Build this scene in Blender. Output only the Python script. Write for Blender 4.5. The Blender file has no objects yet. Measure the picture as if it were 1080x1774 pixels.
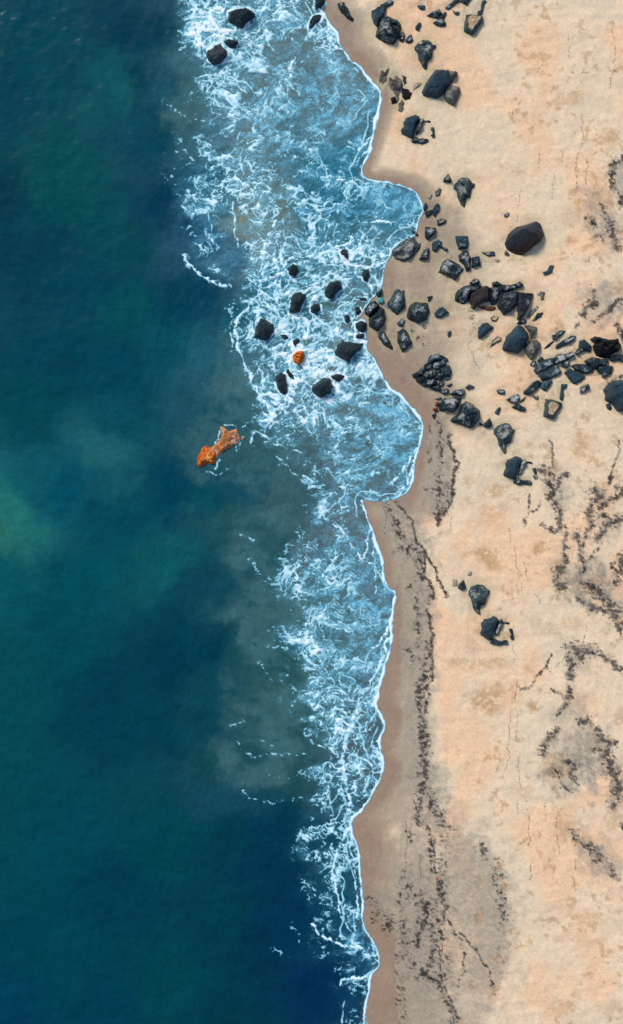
import bpy, math, random
import numpy as np

# ------------------------------------------------------------------ camera, sky, sun, exposure
PX = 0.05                       # metres per survey unit
CAM_H = 110.0
scene = bpy.context.scene
cam_data = bpy.data.cameras.new('camera')
cam = bpy.data.objects.new('camera', cam_data)
scene.collection.objects.link(cam)
cam.location = (0, 0, CAM_H)
cam.rotation_euler = (0, 0, 0)
cam_data.sensor_fit = 'VERTICAL'
cam_data.sensor_height = 24.0
cam_data.lens = 24.0 * CAM_H / (1774 * PX)
cam_data.clip_start = 1.0
cam_data.clip_end = 8000
scene.camera = cam
SUN_EL, SUN_AZ = math.radians(43), math.radians(125)      # azimuth measured from +X, counter clockwise
world = bpy.data.worlds.new('World'); scene.world = world; world.use_nodes = True
wn = world.node_tree; bg = wn.nodes['Background']
sky = wn.nodes.new('ShaderNodeTexSky'); sky.sky_type = 'NISHITA'; sky.sun_disc = False
sky.sun_elevation = SUN_EL; sky.sun_rotation = math.pi/2 - SUN_AZ
wn.links.new(sky.outputs[0], bg.inputs[0]); bg.inputs[1].default_value = 0.10
sd_ = bpy.data.lights.new('sun', 'SUN'); sd_.energy = 2.0; sd_.angle = math.radians(14); sd_.color = (1, .95, .88)
so = bpy.data.objects.new('sun', sd_); scene.collection.objects.link(so)
from mathutils import Vector
so.rotation_euler = Vector((math.cos(SUN_AZ)*math.cos(SUN_EL), math.sin(SUN_AZ)*math.cos(SUN_EL), math.sin(SUN_EL))).to_track_quat('Z', 'Y').to_euler()
so.location = (0, 0, 60)
scene.view_settings.view_transform = 'Standard'; scene.view_settings.look = 'None'
scene.view_settings.gamma = 1; scene.view_settings.use_curve_mapping = False
scene.view_settings.exposure = 0.5

# ------------------------------------------------------------------ small numpy noise library
def h2(ix, iy, seed):
    n = (ix.astype(np.int64)*374761393 + iy.astype(np.int64)*668265263 + seed*2147483647) & 0xffffffff
    n = ((n ^ (n >> 13))*1274126177) & 0xffffffff
    n = ((n ^ (n >> 16))*2246822519) & 0xffffffff
    return ((n ^ (n >> 15)) & 0xffffff).astype(np.float32)/np.float32(0xffffff)
def vnoise(x, y, seed):
    ix = np.floor(x); iy = np.floor(y); fx = (x-ix).astype(np.float32); fy = (y-iy).astype(np.float32)
    fx = fx*fx*fx*(fx*(fx*6-15)+10); fy = fy*fy*fy*(fy*(fy*6-15)+10)
    a = h2(ix, iy, seed); b = h2(ix+1, iy, seed); c = h2(ix, iy+1, seed); d = h2(ix+1, iy+1, seed)
    return a+(b-a)*fx + ((c+(d-c)*fx)-(a+(b-a)*fx))*fy
def fbm(x, y, octv=4, seed=0, gain=.5):
    s = 0; a = 1; t = 0
    for o in range(octv):
        ca, sa = math.cos(o*1.1+.4), math.sin(o*1.1+.4)
        s = s + a*vnoise((x*ca-y*sa)*2**o+o*17.3, (x*sa+y*ca)*2**o-o*9.1, seed+o*31); t += a; a *= gain
    return s/t
def voro(x, y, seed):
    """distance to nearest and second nearest jittered point, and the id of the nearest"""
    ix = np.floor(x); iy = np.floor(y)
    f1 = np.full(x.shape, 9., np.float32); f2 = f1.copy(); cid = np.zeros(x.shape, np.float32)
    for dx in (-1, 0, 1):
        for dy in (-1, 0, 1):
            cx = ix+dx; cy = iy+dy
            d = np.hypot(cx+h2(cx, cy, seed)-x, cy+h2(cx, cy, seed+7)-y).astype(np.float32)
            n = d < f1
            f2 = np.where(n, f1, np.minimum(f2, d)); cid = np.where(n, h2(cx, cy, seed+13), cid); f1 = np.where(n, d, f1)
    return f1, f2, cid
def sst(a, b, x):
    t = np.clip((x-a)/(b-a), 0, 1); return t*t*(3-2*t)
def seg_dist(x, y, P, closed=False, par=False):
    """distance to a polyline"""
    P = list(P); best = np.full(x.shape, 1e9, np.float32); tt = np.zeros(x.shape, np.float32)
    n = len(P) if closed else len(P)-1
    for i in range(n):
        ax, ay = P[i][:2]; bx, by = P[(i+1) % len(P)][:2]
        L = (bx-ax)**2+(by-ay)**2+1e-9
        t = np.clip(((x-ax)*(bx-ax)+(y-ay)*(by-ay))/L, 0, 1)
        d = (x-ax-t*(bx-ax))**2+(y-ay-t*(by-ay))**2
        if par: tt = np.where(d < best, (i+t)/n, tt)
        best = np.minimum(best, d)
    return (np.sqrt(best), tt) if par else np.sqrt(best)
def inside(x, y, P):
    c = np.zeros(x.shape, bool); n = len(P); j = n-1
    for i in range(n):
        xi, yi = P[i]; xj, yj = P[j]
        if yi != yj:
            c ^= ((yi > y) != (yj > y)) & (x < (xj-xi)*(y-yi)/(yj-yi)+xi)
        j = i
    return c
def smooth_line(P, it=2):
    P = [tuple(map(float, p)) for p in P]
    for _ in range(it):
        Q = [P[0]]
        for a, b in zip(P[:-1], P[1:]):
            Q.append((a[0]*.75+b[0]*.25, a[1]*.75+b[1]*.25)); Q.append((a[0]*.25+b[0]*.75, a[1]*.25+b[1]*.75))
        Q.append(P[-1]); P = Q
    return P
def srgb(c):
    c = np.asarray(c, np.float32)/255.
    return np.where(c <= .04045, c/12.92, ((c+.055)/1.055)**2.4).astype(np.float32)

# ------------------------------------------------------------------ survey of the place (plan units of 5 cm, u to the east, v to the south)
SHORE = [(546,0),(560,27),(572.6,38.5),(584.4,56.3),(586.8,72.6),(596.3,85.9),(603.7,97.8),(608,108),(620,109.6),(630,118.5),(639,136),(654,148),(661.5,158),(660,175),(654,201.5),(649.6,222),(646.7,243),(642,264),(634,284),(626,302),(634,311),(664,313),(697,320),(720,331),(730,350),(734.5,368),(727,382),(723,397),(718,410),(700,418),(679,430),(677,444),(670,460),(664,476),(661,494.7),(659,507),(652,512.6),(640,524),(628,540),(618,552),(616,569),(618,585),(628,590),(638,590),(632,599),(641.5,610),(652,625),(657.8,640),(669.6,660.7),(677,676),(686,679),(696,682.5),(708,702.8),(726,719.4),(734.4,733),(731.7,748.5),(726.5,771.9),(718.7,797.8),(717.4,823.7),(713.5,845),(704,857),(690,864),(660,868),(636,866),(628,866),(635.7,888.5),(642,906.7),(650,930),(655,948),(664,969),(664,989.6),(668,1010),(675,1022),(687,1024),(684.6,1048),(678.5,1084),(679,1125),(666,1162),(656,1194),(650,1223),(666,1247),(668,1260),(658,1283),(660,1300),(666,1321.5),(658,1354),(640,1387),(621.5,1409),(611,1415),(607,1435.6),(620.7,1472),(625.6,1525),(631.7,1562),(627.6,1602.6),(646,1631),(657,1653),(656,1676),(642,1692),(640,1720.8),(633.7,1749),(633,1774)]
XLEFT = [(-60,290),(0,296),(40,300),(80,325),(130,330),(200,335),(240,318),(300,306),(350,303),(400,316),(440,316),(470,350),(490,390),(520,402),(560,406),(600,410),(640,420),(680,428),(710,440),(740,440),(770,470),(800,492),(830,520),(870,530),(920,525),(950,500),(990,478),(1020,470),(1060,515),(1090,475),(1120,490),(1160,505),(1200,512),(1260,528),(1300,545),(1340,540),(1400,530),(1450,518),(1480,518),(1530,528),(1580,548),(1620,540),(1650,560),(1690,595),(1740,612),(1774,600),(1900,600)]
WATER = """0,0,8,72,88;0,150,0,70,85;100,100,5,75,85;230,60,0,58,78;250,150,2,62,80;215,150,25,90,95;290,150,40,85,100;330,170,85,102,108;120,290,10,84,84;100,350,5,82,83;200,400,5,78,84;0,350,0,58,72;60,420,0,62,80;280,350,0,58,88;280,250,10,70,90;250,210,15,75,92;150,500,0,66,85;100,620,0,68,85;300,520,0,66,90;350,500,8,66,94;300,600,15,85,100;230,540,5,84,88;200,650,0,68,88;360,600,45,95,110;60,700,0,72,80;200,750,10,80,95;185,785,50,105,110;30,890,50,118,112;0,930,56,115,102;70,840,24,92,102;100,850,0,85,108;20,1000,14,95,102;300,850,0,66,90;200,900,5,80,95;380,860,20,82,95;400,900,50,90,95;430,830,30,82,98;150,1000,0,85,95;275,985,22,92,95;100,1100,0,82,90;0,1150,10,84,86;0,1300,8,80,84;180,1200,0,60,78;250,1250,0,65,80;330,1060,0,62,80;360,1110,0,60,80;300,1150,0,58,78;420,960,28,78,90;470,930,38,82,92;410,1050,26,76,88;350,1040,25,75,88;450,1070,50,85,92;440,1130,32,80,90;500,1160,38,82,90;380,1190,22,74,84;370,1270,18,70,82;430,1300,28,76,86;360,1310,30,76,84;480,1330,45,84,90;500,1260,42,84,92;450,1370,30,75,90;390,1370,30,76,92;480,1200,60,95,100;0,1400,8,78,84;100,1450,0,75,88;200,1550,0,60,80;300,1450,0,68,88;400,1450,0,55,88;480,1440,0,58,92;480,1520,0,52,92;400,1600,0,56,92;300,1700,5,66,90;450,1650,0,48,88;550,1720,0,50,92;500,1600,0,52,94;100,1650,0,70,85;0,1774,0,60,90;200,1774,0,62,85;400,1774,0,52,88;
400,150,118,125,130;350,100,90,115,125;500,100,112,128,138;560,200,100,130,148;600,120,112,128,138;450,250,122,128,134;340,250,80,105,115;350,310,45,92,112;350,400,40,88,118;390,360,70,105,120;420,375,152,138,124;450,430,140,132,124;425,345,132,132,126;412,400,150,136,122;400,440,60,95,120;500,250,95,125,142;540,290,70,118,145;580,290,45,122,158;540,350,40,105,135;600,340,30,105,140;650,370,60,118,148;600,420,58,105,125;700,350,75,135,175;640,440,98,120,130;470,470,38,98,122;430,560,30,90,112;500,550,60,105,120;600,560,110,120,125;560,500,85,115,125;560,600,105,122,132;450,650,90,112,122;430,620,80,110,122;550,700,105,120,128;650,700,104,118,126;700,760,95,120,134;600,800,92,112,122;520,760,78,100,110;480,720,72,98,110;420,720,45,88,104;400,770,55,88,100;360,740,40,85,98;440,790,60,92,100;500,860,70,98,108;600,900,104,120,134;550,950,92,108,118;640,1000,98,124,140;550,1050,80,106,116;620,1100,98,124,138;560,1180,80,104,113;640,1200,95,108,122;600,1280,84,104,118;640,1300,92,104,116;560,1350,58,92,108;600,1400,58,88,103;560,1450,18,76,102;600,1500,36,82,106;600,1560,28,82,112;560,1620,8,68,102;620,1640,36,88,124;600,1700,8,62,102;620,1760,18,72,108;-600,0,0,64,84;-600,1774,0,62,82;-600,900,0,68,86"""
# u, v, milky veil, lace
FOAM = """300,30,.3,.4;340,20,.5,.8;365,50,.6,1.35;385,110,.4,.8;345,150,.3,.45;330,210,.1,.25;360,210,.3,.5;420,60,.5,.65;500,60,.55,.5;560,60,.4,.5;400,160,.45,.6;470,170,.6,.4;560,150,.75,.3;600,180,.9,.35;640,170,.75,.3;330,300,.3,.6;330,380,.4,.5;350,440,.4,.6;400,460,.3,.35;380,340,.5,.6;420,300,.5,.65;450,370,.2,.65;410,410,.2,.5;500,230,.6,.35;540,300,.3,.15;600,290,.4,.35;620,240,.7,.3;560,350,.3,.35;500,360,.3,.45;620,370,.85,.25;700,350,.9,.2;640,400,.3,.45;690,400,.4,.35;600,425,.4,.85;520,440,.5,1;520,490,.3,.7;470,470,.4,.75;420,540,.2,.6;450,520,.2,.5;560,470,.3,.8;640,470,.2,.6;500,540,.2,.6;580,550,.15,.5;630,530,.1,.45;520,580,.5,.95;470,590,.3,.6;600,590,.4,.85;550,640,.9,1.4;580,660,.6,1;460,620,.3,.65;435,650,.6,1;480,690,.5,.95;530,690,.5,.85;620,650,.3,.65;600,700,.5,.5;490,740,.3,.75;560,740,.6,.55;540,720,.5,.8;660,720,.85,.3;700,780,.85,.3;640,780,.75,.4;600,830,.6,.45;550,830,.2,.3;500,800,.1,.2;560,870,.4,.6;600,900,.5,.2;640,950,.7,.2;560,940,.4,.2;500,1010,.5,.85;560,990,.55,.65;620,1030,.85,.35;660,1020,.6,.15;520,1110,.5,.95;580,1110,.65,.6;640,1100,.85,.25;520,1060,.2,.3;560,1180,.5,.7;620,1170,.65,.4;520,1200,.4,.75;560,1250,.2,.6;610,1250,.5,.9;640,1280,.15,.5;560,1300,.1,.5;600,1330,.2,.6;640,1340,.15,.4;560,1400,.1,.5;600,1400,.1,.5;540,1450,.1,.6;600,1480,.2,.45;540,1530,.1,.45;590,1560,.1,.4;620,1560,.35,.45;560,1620,.2,.6;620,1640,.6,.5;600,1680,.3,.3;630,1720,.2,.5;600,1760,.1,.2"""
# foam lines: half width, strength, points
FLINES = [(3.2,1,[(512,92),(507,112),(502,134)]),(4,.9,[(498,136),(504,130)]),(1.5,1,[(565,309),(578,307),(592,311),(604,318)]),(1.6,1,[(643,250),(634,266),(618,280)]),(1.3,.9,[(655,212),(640,240),(622,262)]),
 (1.4,.9,[(575,413),(600,395),(625,383),(660,381),(680,390)]),(3,1,[(548,446),(566,432),(585,424),(607,426)]),(3.2,1,[(585,430),(590,447),(604,459),(622,462),(652,461),(667,453),(679,447)]),(1.8,1,[(604,450),(637,447),(674,440)]),
 (3,.9,[(450,510),(430,530),(414,550),(409,578),(413,598),(420,625),(433,646),(441,667),(450,687),(470,705)]),(1.3,.8,[(658,647),(643,641),(628,644),(607,655),(590,650)]),
 (2,1,[(731,755),(722,780),(709,800),(694,821),(684,833)]),(2.2,1,[(719,800),(712,822),(700,842),(687,864)]),(3,1,[(628,868),(636,890),(644,912),(654,945),(663,972)]),(1.6,.9,[(641,907),(638,940),(633,966)]),
 (1.6,1,[(580,909),(596,920),(603,935),(608,948),(619,958),(628,973),(642,974),(651,979),(660,1000),(668,1020)]),(1.2,.8,[(650,950),(651,979),(648,1005),(650,1026)]),
 (1.7,1,[(678,1080),(666,1105),(648,1125)]),(2,1,[(674,1105),(666,1133),(646,1170),(634,1198),(619,1219),(615,1247)]),(4,.8,[(619,1235),(609,1256),(601,1285),(593,1307),(597,1334),(601,1366),(607,1403),(612,1414)]),(6,.8,[(612,1250),(609,1262)]),
 (1.6,1,[(589,1307),(570,1300),(550,1285)]),(2,.85,[(605,1420),(601,1440),(589,1464),(581,1493),(575,1517),(583,1546),(591,1586),(600,1600),(609,1613)]),(2.4,1,[(543,1600),(548,1615),(572,1627),(605,1643),(625,1642)]),(2,.9,[(642,1692),(613,1692),(589,1704)]),(1.6,.7,[(607,1436),(612,1490),(617,1540),(620,1590)]),
 (2.6,.9,[(317,435),(322,454),(349,477),(373,491),(400,497)]),(1.6,.7,[(361,356),(363,393),(368,421)]),(1.6,.7,[(405,352),(407,398),(412,430)]),(2,.7,[(480,370),(470,403),(456,444),(450,470)]),
 (.9,.6,[(390,736),(400,738),(412,740),(424,739)]),(1.6,.8,[(439,748),(435,762),(440,770)]),(.9,.6,[(358,818),(375,824),(387,818),(398,810)]),(1,.8,[(384,746),(379,760),(371,773)]),(1.1,.8,[(414,756),(417,768),(408,780)]),(1,.6,[(372,812),(378,800),(382,794)]),(1.5,.7,[(440,745),(455,752),(470,765),(490,772)]),
 (1,.6,[(440,560),(420,545),(400,560),(404,600)]),(1.4,.7,[(480,790),(500,812),(530,830),(555,838)]),(1.2,.6,[(600,30),(571,18),(590,14)]),(1.6,.9,[(573,40),(583,60),(583,72)]),(1.4,.8,[(560,78),(590,84)])]
DOTS = [[(410,1285),(422,1305),(438,1313),(463,1307),(499,1305),(540,1307)],[(432,970),(439,987),(454,1003),(475,1010)],[(418,1366),(434,1383),(471,1391),(507,1383)],[(462,1342),(490,1348),(524,1344)],[(454,1117),(483,1121),(500,1130)],[(406,524),(402,545),(404,560)],[(420,930),(445,937)],[(280,175),(300,190),(318,200)],[(455,1285),(480,1290)],[(530,1195),(505,1225)],[(400,1260),(420,1250)],[(445,1145),(470,1180)],[(505,1600),(520,1630)],[(470,1640),(500,1660)]]
# wrack and dark weed: half width, density, points
WRACK = [(7,.35,[(761,725),(765,780),(761,818),(759,850),(760,899)]),(7,.35,[(774,845),(774,870),(762,895)]),(6,.9,[(756,850),(761,853)]),(6,1,[(757,893),(760,908)]),(3,.5,[(736,843),(752,848)]),
 (7,.4,[(665,868),(676,888),(686,909),(694,927),(702,950)]),(5,.9,[(698,950),(706,955)]),(3,.5,[(680,957),(695,953)]),(8,.5,[(712,945),(722,962),(730,985),(730,1005)]),(7,1,[(727,994),(732,1003)]),(5,.6,[(740,1012),(753,1022),(750,1038),(742,1045)]),(4,.5,[(705,1015),(712,1013)]),
 (5,.4,[(724,1026),(722,1052),(722,1078),(725,1120)]),(6,.45,[(700,1120),(715,1135),(722,1145)]),(6,.5,[(740,1110),(738,1150),(732,1185)]),(6,1,[(726,1188),(730,1198)]),(6,.6,[(728,1205),(727,1231),(735,1262)]),(5,.9,[(724,1228),(729,1234)]),(8,.75,[(731,1264),(735,1301),(735,1350),(727,1385),(728,1425)]),(9,.5,[(745,1370),(752,1400),(768,1430),(781,1435)]),(4,.9,[(768,1430),(784,1436)]),(6,.7,[(705,1446),(716,1452)]),
 (6,.5,[(742,1428),(747,1482),(742,1520)]),(5,.5,[(762,1505),(768,1540),(774,1570)]),(5,.8,[(703,1535),(710,1533)]),(3,.5,[(693,1540),(696,1580)]),(14,.4,[(715,1548),(735,1570),(738,1600)]),(8,.8,[(727,1560),(740,1580)]),(6,.9,[(723,1640),(730,1598)]),(12,.35,[(750,1590),(752,1640),(740,1690)]),(12,.3,[(700,1600),(705,1650),(722,1690)]),(9,.9,[(737,1682),(757,1698)]),(8,.4,[(760,1705),(772,1735),(790,1770)]),(5,.8,[(783,1750),(793,1765)]),(11,.6,[(655,1588),(672,1592),(674,1606)]),(12,.25,[(640,1560),(660,1575)]),(25,.12,[(770,1450),(760,1560),(770,1700)]),(20,.1,[(700,1500),(690,1700),(700,1774)]),
 (7,.12,[(822,1465),(840,1490)]),(22,.16,[(860,1500),(868,1540),(870,1590)]),(18,.07,[(860,1600),(870,1700)]),
 (5,.8,[(832,1462),(838,1478)]),
 (9,.45,[(945,818),(955,843),(958,864),(967,880)]),(5,.9,[(950,835),(957,862),(964,874)]),(3,.9,[(980,820),(968,832),(961,857)]),(4,.5,[(966,880),(968,905),(976,925),(979,950)]),(3.5,.7,[(940,909),(955,914),(966,920)]),(4,.6,[(979,947),(974,973)]),(7,.7,[(966,985),(964,1005),(972,1018)]),(3,.9,[(971,970),(978,974)]),
 (7,1,[(1079,846),(1068,853)]),(4,.95,[(1068,857),(1054,866),(1043,874),(1033,884)]),(8,.6,[(1025,850),(1040,858),(1020,880)]),(6,.7,[(1023,870),(1020,893),(1021,908)]),(4,.5,[(1018,915),(1013,935),(1007,948),(1004,973),(1010,990)]),(6,.45,[(995,925),(1006,945)]),(5,.7,[(1079,894),(1059,903),(1046,919),(1036,930)]),(5,.5,[(1040,895),(1050,900)]),(4,.4,[(1020,965),(1030,950)]),
 (7,.6,[(1012,1012),(1033,1022),(1045,1040),(1065,1060)]),(4,1,[(1002,1038),(1010,1044)]),(5,.6,[(1025,1053),(1050,1060),(1068,1070)]),(9,.8,[(1078,970),(1074,990)]),(6,.5,[(1060,975),(1070,1010)]),(6,.5,[(1068,1080),(1074,1090)]),
 (4,1,[(1000,1142),(1008,1132),(1020,1128),(1032,1129)]),(4,.8,[(1032,1129),(1048,1137),(1060,1147),(1064,1156),(1076,1158)]),(10,.4,[(985,1120),(1005,1122),(1018,1124)]),(6,.9,[(985,1138),(987,1160),(990,1172)]),(4,.5,[(988,1180),(984,1200),(978,1215),(968,1235)]),(3,.5,[(955,1194),(965,1200),(974,1208)]),(3.5,.9,[(962,1262),(966,1265)]),(6,.7,[(958,1272),(943,1285),(940,1306)]),
 (4,.9,[(1000,1246),(1008,1251),(1015,1246)]),(3,.5,[(1020,1244),(1030,1262)]),(5,.7,[(1035,1265),(1050,1285),(1062,1290)]),(8,.75,[(1050,1300),(1052,1325),(1064,1345),(1068,1370)]),(6,.5,[(1058,1385),(1062,1400)]),(8,.35,[(1030,1295),(1040,1310)]),(4,.8,[(975,1318),(992,1325)]),(3,.5,[(984,1325),(988,1340),(1000,1352)]),(4,1,[(960,1334),(966,1344)]),(4,.9,[(975,1358),(984,1366)]),(4,1,[(1014,1463),(1019,1471)]),(4,.9,[(1027,1486),(1034,1490)]),(6,.3,[(990,1440),(1020,1465),(1050,1490),(1070,1525)]),(3,.9,[(1078,1425),(1076,1432)]),
 (5,.5,[(1043,362),(1052,384),(1059,407),(1068,434)]),(3.5,.9,[(1020,384),(1027,390)]),(3,.7,[(1034,407),(1042,414)]),(3.5,.7,[(1070,280),(1061,292),(1054,312)]),(5,.6,[(1056,318),(1062,330)]),(5,.8,[(1077,345),(1076,356)]),(2.5,.9,[(1079,272),(1078,278)]),
 (3.5,.7,[(1079,520),(1063,526),(1047,540)]),(2.5,.5,[(1047,540),(1036,550),(1024,560)]),(3,.5,[(1020,497),(1026,510),(1024,522)]),(5,.7,[(1024,524),(1015,535),(1008,546)]),(2.5,.8,[(1001,562),(998,568)]),(4,.7,[(1068,562),(1075,575),(1079,592)]),(4,.5,[(1050,665),(1062,660),(1079,652)]),(3,.5,[(1020,640),(1035,650)]),
 (3,.3,[(815,530),(822,560)]),(10,.14,[(810,520),(818,560),(812,590)]),(14,.1,[(700,560),(740,600)]),(4,.3,[(742,730),(748,760),(745,800)])]
CRACKS = [[(780,754),(782,777),(790,805),(785,837),(780,865),(772,888),(759,907)],[(686,870),(704,891),(717,909),(721,938),(733,953),(736,979),(735,1000),(754,1021),(751,1036)],[(735,953),(756,997),(772,1028)],[(736,1054),(746,1073),(750,1100),(748,1158),(740,1194),(738,1231)],[(785,858),(784,890),(779,922)],[(665,870),(668,900),(666,925)],
 [(751,1469),(755,1509),(767,1549),(769,1593),(764,1647),(762,1691),(778,1727),(795,1762)],[(755,1520),(773,1593),(800,1629),(804,1664),(795,1709)],[(795,1610),(813,1629),(831,1655),(849,1687),(855,1722)],[(703,1390),(706,1470),(700,1530)],[(730,1480),(726,1530),(735,1560)],[(692,1590),(700,1640),(715,1670)],
 [(1071,766),(1068,790),(1062,805),(1051,838)],[(950,763),(957,792),(955,813)],[(880,914),(891,950),(896,986),(904,1025)],[(909,973),(917,1015),(937,1046)],[(917,854),(915,885),(905,898),(907,912)],[(935,864),(927,885),(920,883)],[(1020,1060),(1012,1100),(1005,1118)],[(888,1117),(892,1148)],
 [(898,1165),(893,1207),(878,1277),(880,1329),(867,1391)],[(896,1235),(893,1260),(896,1300),(898,1352),(914,1391),(916,1420)],[(955,1130),(945,1155),(928,1169),(920,1190),(900,1190)],[(975,1140),(955,1165),(945,1160)],[(940,1342),(941,1381),(944,1420)],[(1030,1160),(1037,1200),(1050,1230)],[(895,1386),(898,1430)],[(910,1390),(917,1440),(917,1550)],[(957,1400),(965,1440),(968,1480)],[(995,1440),(995,1540)],[(870,1380),(868,1430)],
 [(905,330),(895,370),(893,385)],[(880,345),(890,338)],[(1015,270),(1015,330),(1018,350)],[(985,60),(990,140)],[(1060,40),(1063,120),(1055,160)],[(1005,200),(1010,230),(998,280),(996,330)],[(935,240),(932,300)],[(958,300),(957,350)],[(1022,430),(1015,465)],[(1040,445),(1040,470)],[(885,200),(930,130),(940,110)],
 [(870,440),(868,450)],[(963,568),(965,590)],[(812,600),(830,640)],[(975,610),(1000,590)],[(1000,130),(1030,128)],[(880,610),(902,632)]]
GREY = [(763,810,24,85,0,.8),(705,925,30,60,-25,.8),(722,985,30,35,0,.7),(725,1110,27,100,0,.8),(728,1230,24,80,0,.6),(745,1370,32,70,-10,.7),(735,1560,48,90,0,.8),(745,1690,45,90,-15,.7),(820,1530,60,80,-10,.6),(845,1640,48,90,0,.5),(1000,1315,52,58,20,.85),(990,1240,30,40,0,.45),(1015,1010,42,42,20,.9),(1050,900,25,40,0,.35),(965,850,22,40,0,.45),(1045,530,40,35,0,.7),(1045,390,28,60,-20,.65),(1068,310,16,30,0,.7),(1030,1480,35,30,30,.6),(1065,1050,25,30,0,.5),(1005,1140,25,25,0,.4),(970,985,18,30,0,.4),(1070,1360,18,50,0,.5),(825,745,30,15,30,.35),(790,1415,20,25,0,.35),(660,1555,28,22,0,.45),(880,520,50,30,0,.25),(720,600,80,70,0,.22),(700,520,60,60,0,.25),(790,560,50,40,0,.25),(780,420,60,50,0,.3),(720,140,40,45,0,.15),(600,35,30,40,0,.4)]
BROWN = [(845,965,22,16,20,.8),(856,983,14,8,0,.7),(930,950,11,9,0,.9),(985,170,28,9,0,.5),(845,1210,26,22,-30,.8),(840,1150,48,10,0,.5),(812,835,10,12,0,.5),(855,850,22,12,0,.6),(850,890,40,14,-25,.35),(960,1325,22,26,0,.6),(1010,770,18,14,-30,.6),(1045,840,12,8,0,.5),(925,1225,12,10,0,.8),(832,1353,7,5,0,.8),(885,440,8,8,0,.3),(990,1440,26,18,20,.6),(970,1740,22,18,0,.4),(1020,1590,30,12,0,.3),(1040,340,22,24,0,.5),(1055,240,18,14,0,.6),(900,300,14,9,0,.5),(870,290,9,9,0,.5),(985,420,10,8,0,.7),(990,375,22,18,0,.35),(1075,500,22,20,30,.6),(970,180,30,6,0,.4),(940,100,12,5,0,.5),(985,1080,20,12,0,.4),(955,1090,18,14,0,.4),(975,1390,20,12,0,.3),(1065,1420,20,18,0,.5),(905,1370,16,14,0,.35),(815,1120,14,12,0,.45),(870,545,12,6,0,.3),(1000,1010,30,14,0,.2),(805,870,12,10,0,.4),(1075,1240,12,20,0,.5),(930,1080,10,14,0,.3),(985,1620,30,10,0,.25),(1060,1740,20,16,0,.4)]
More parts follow.
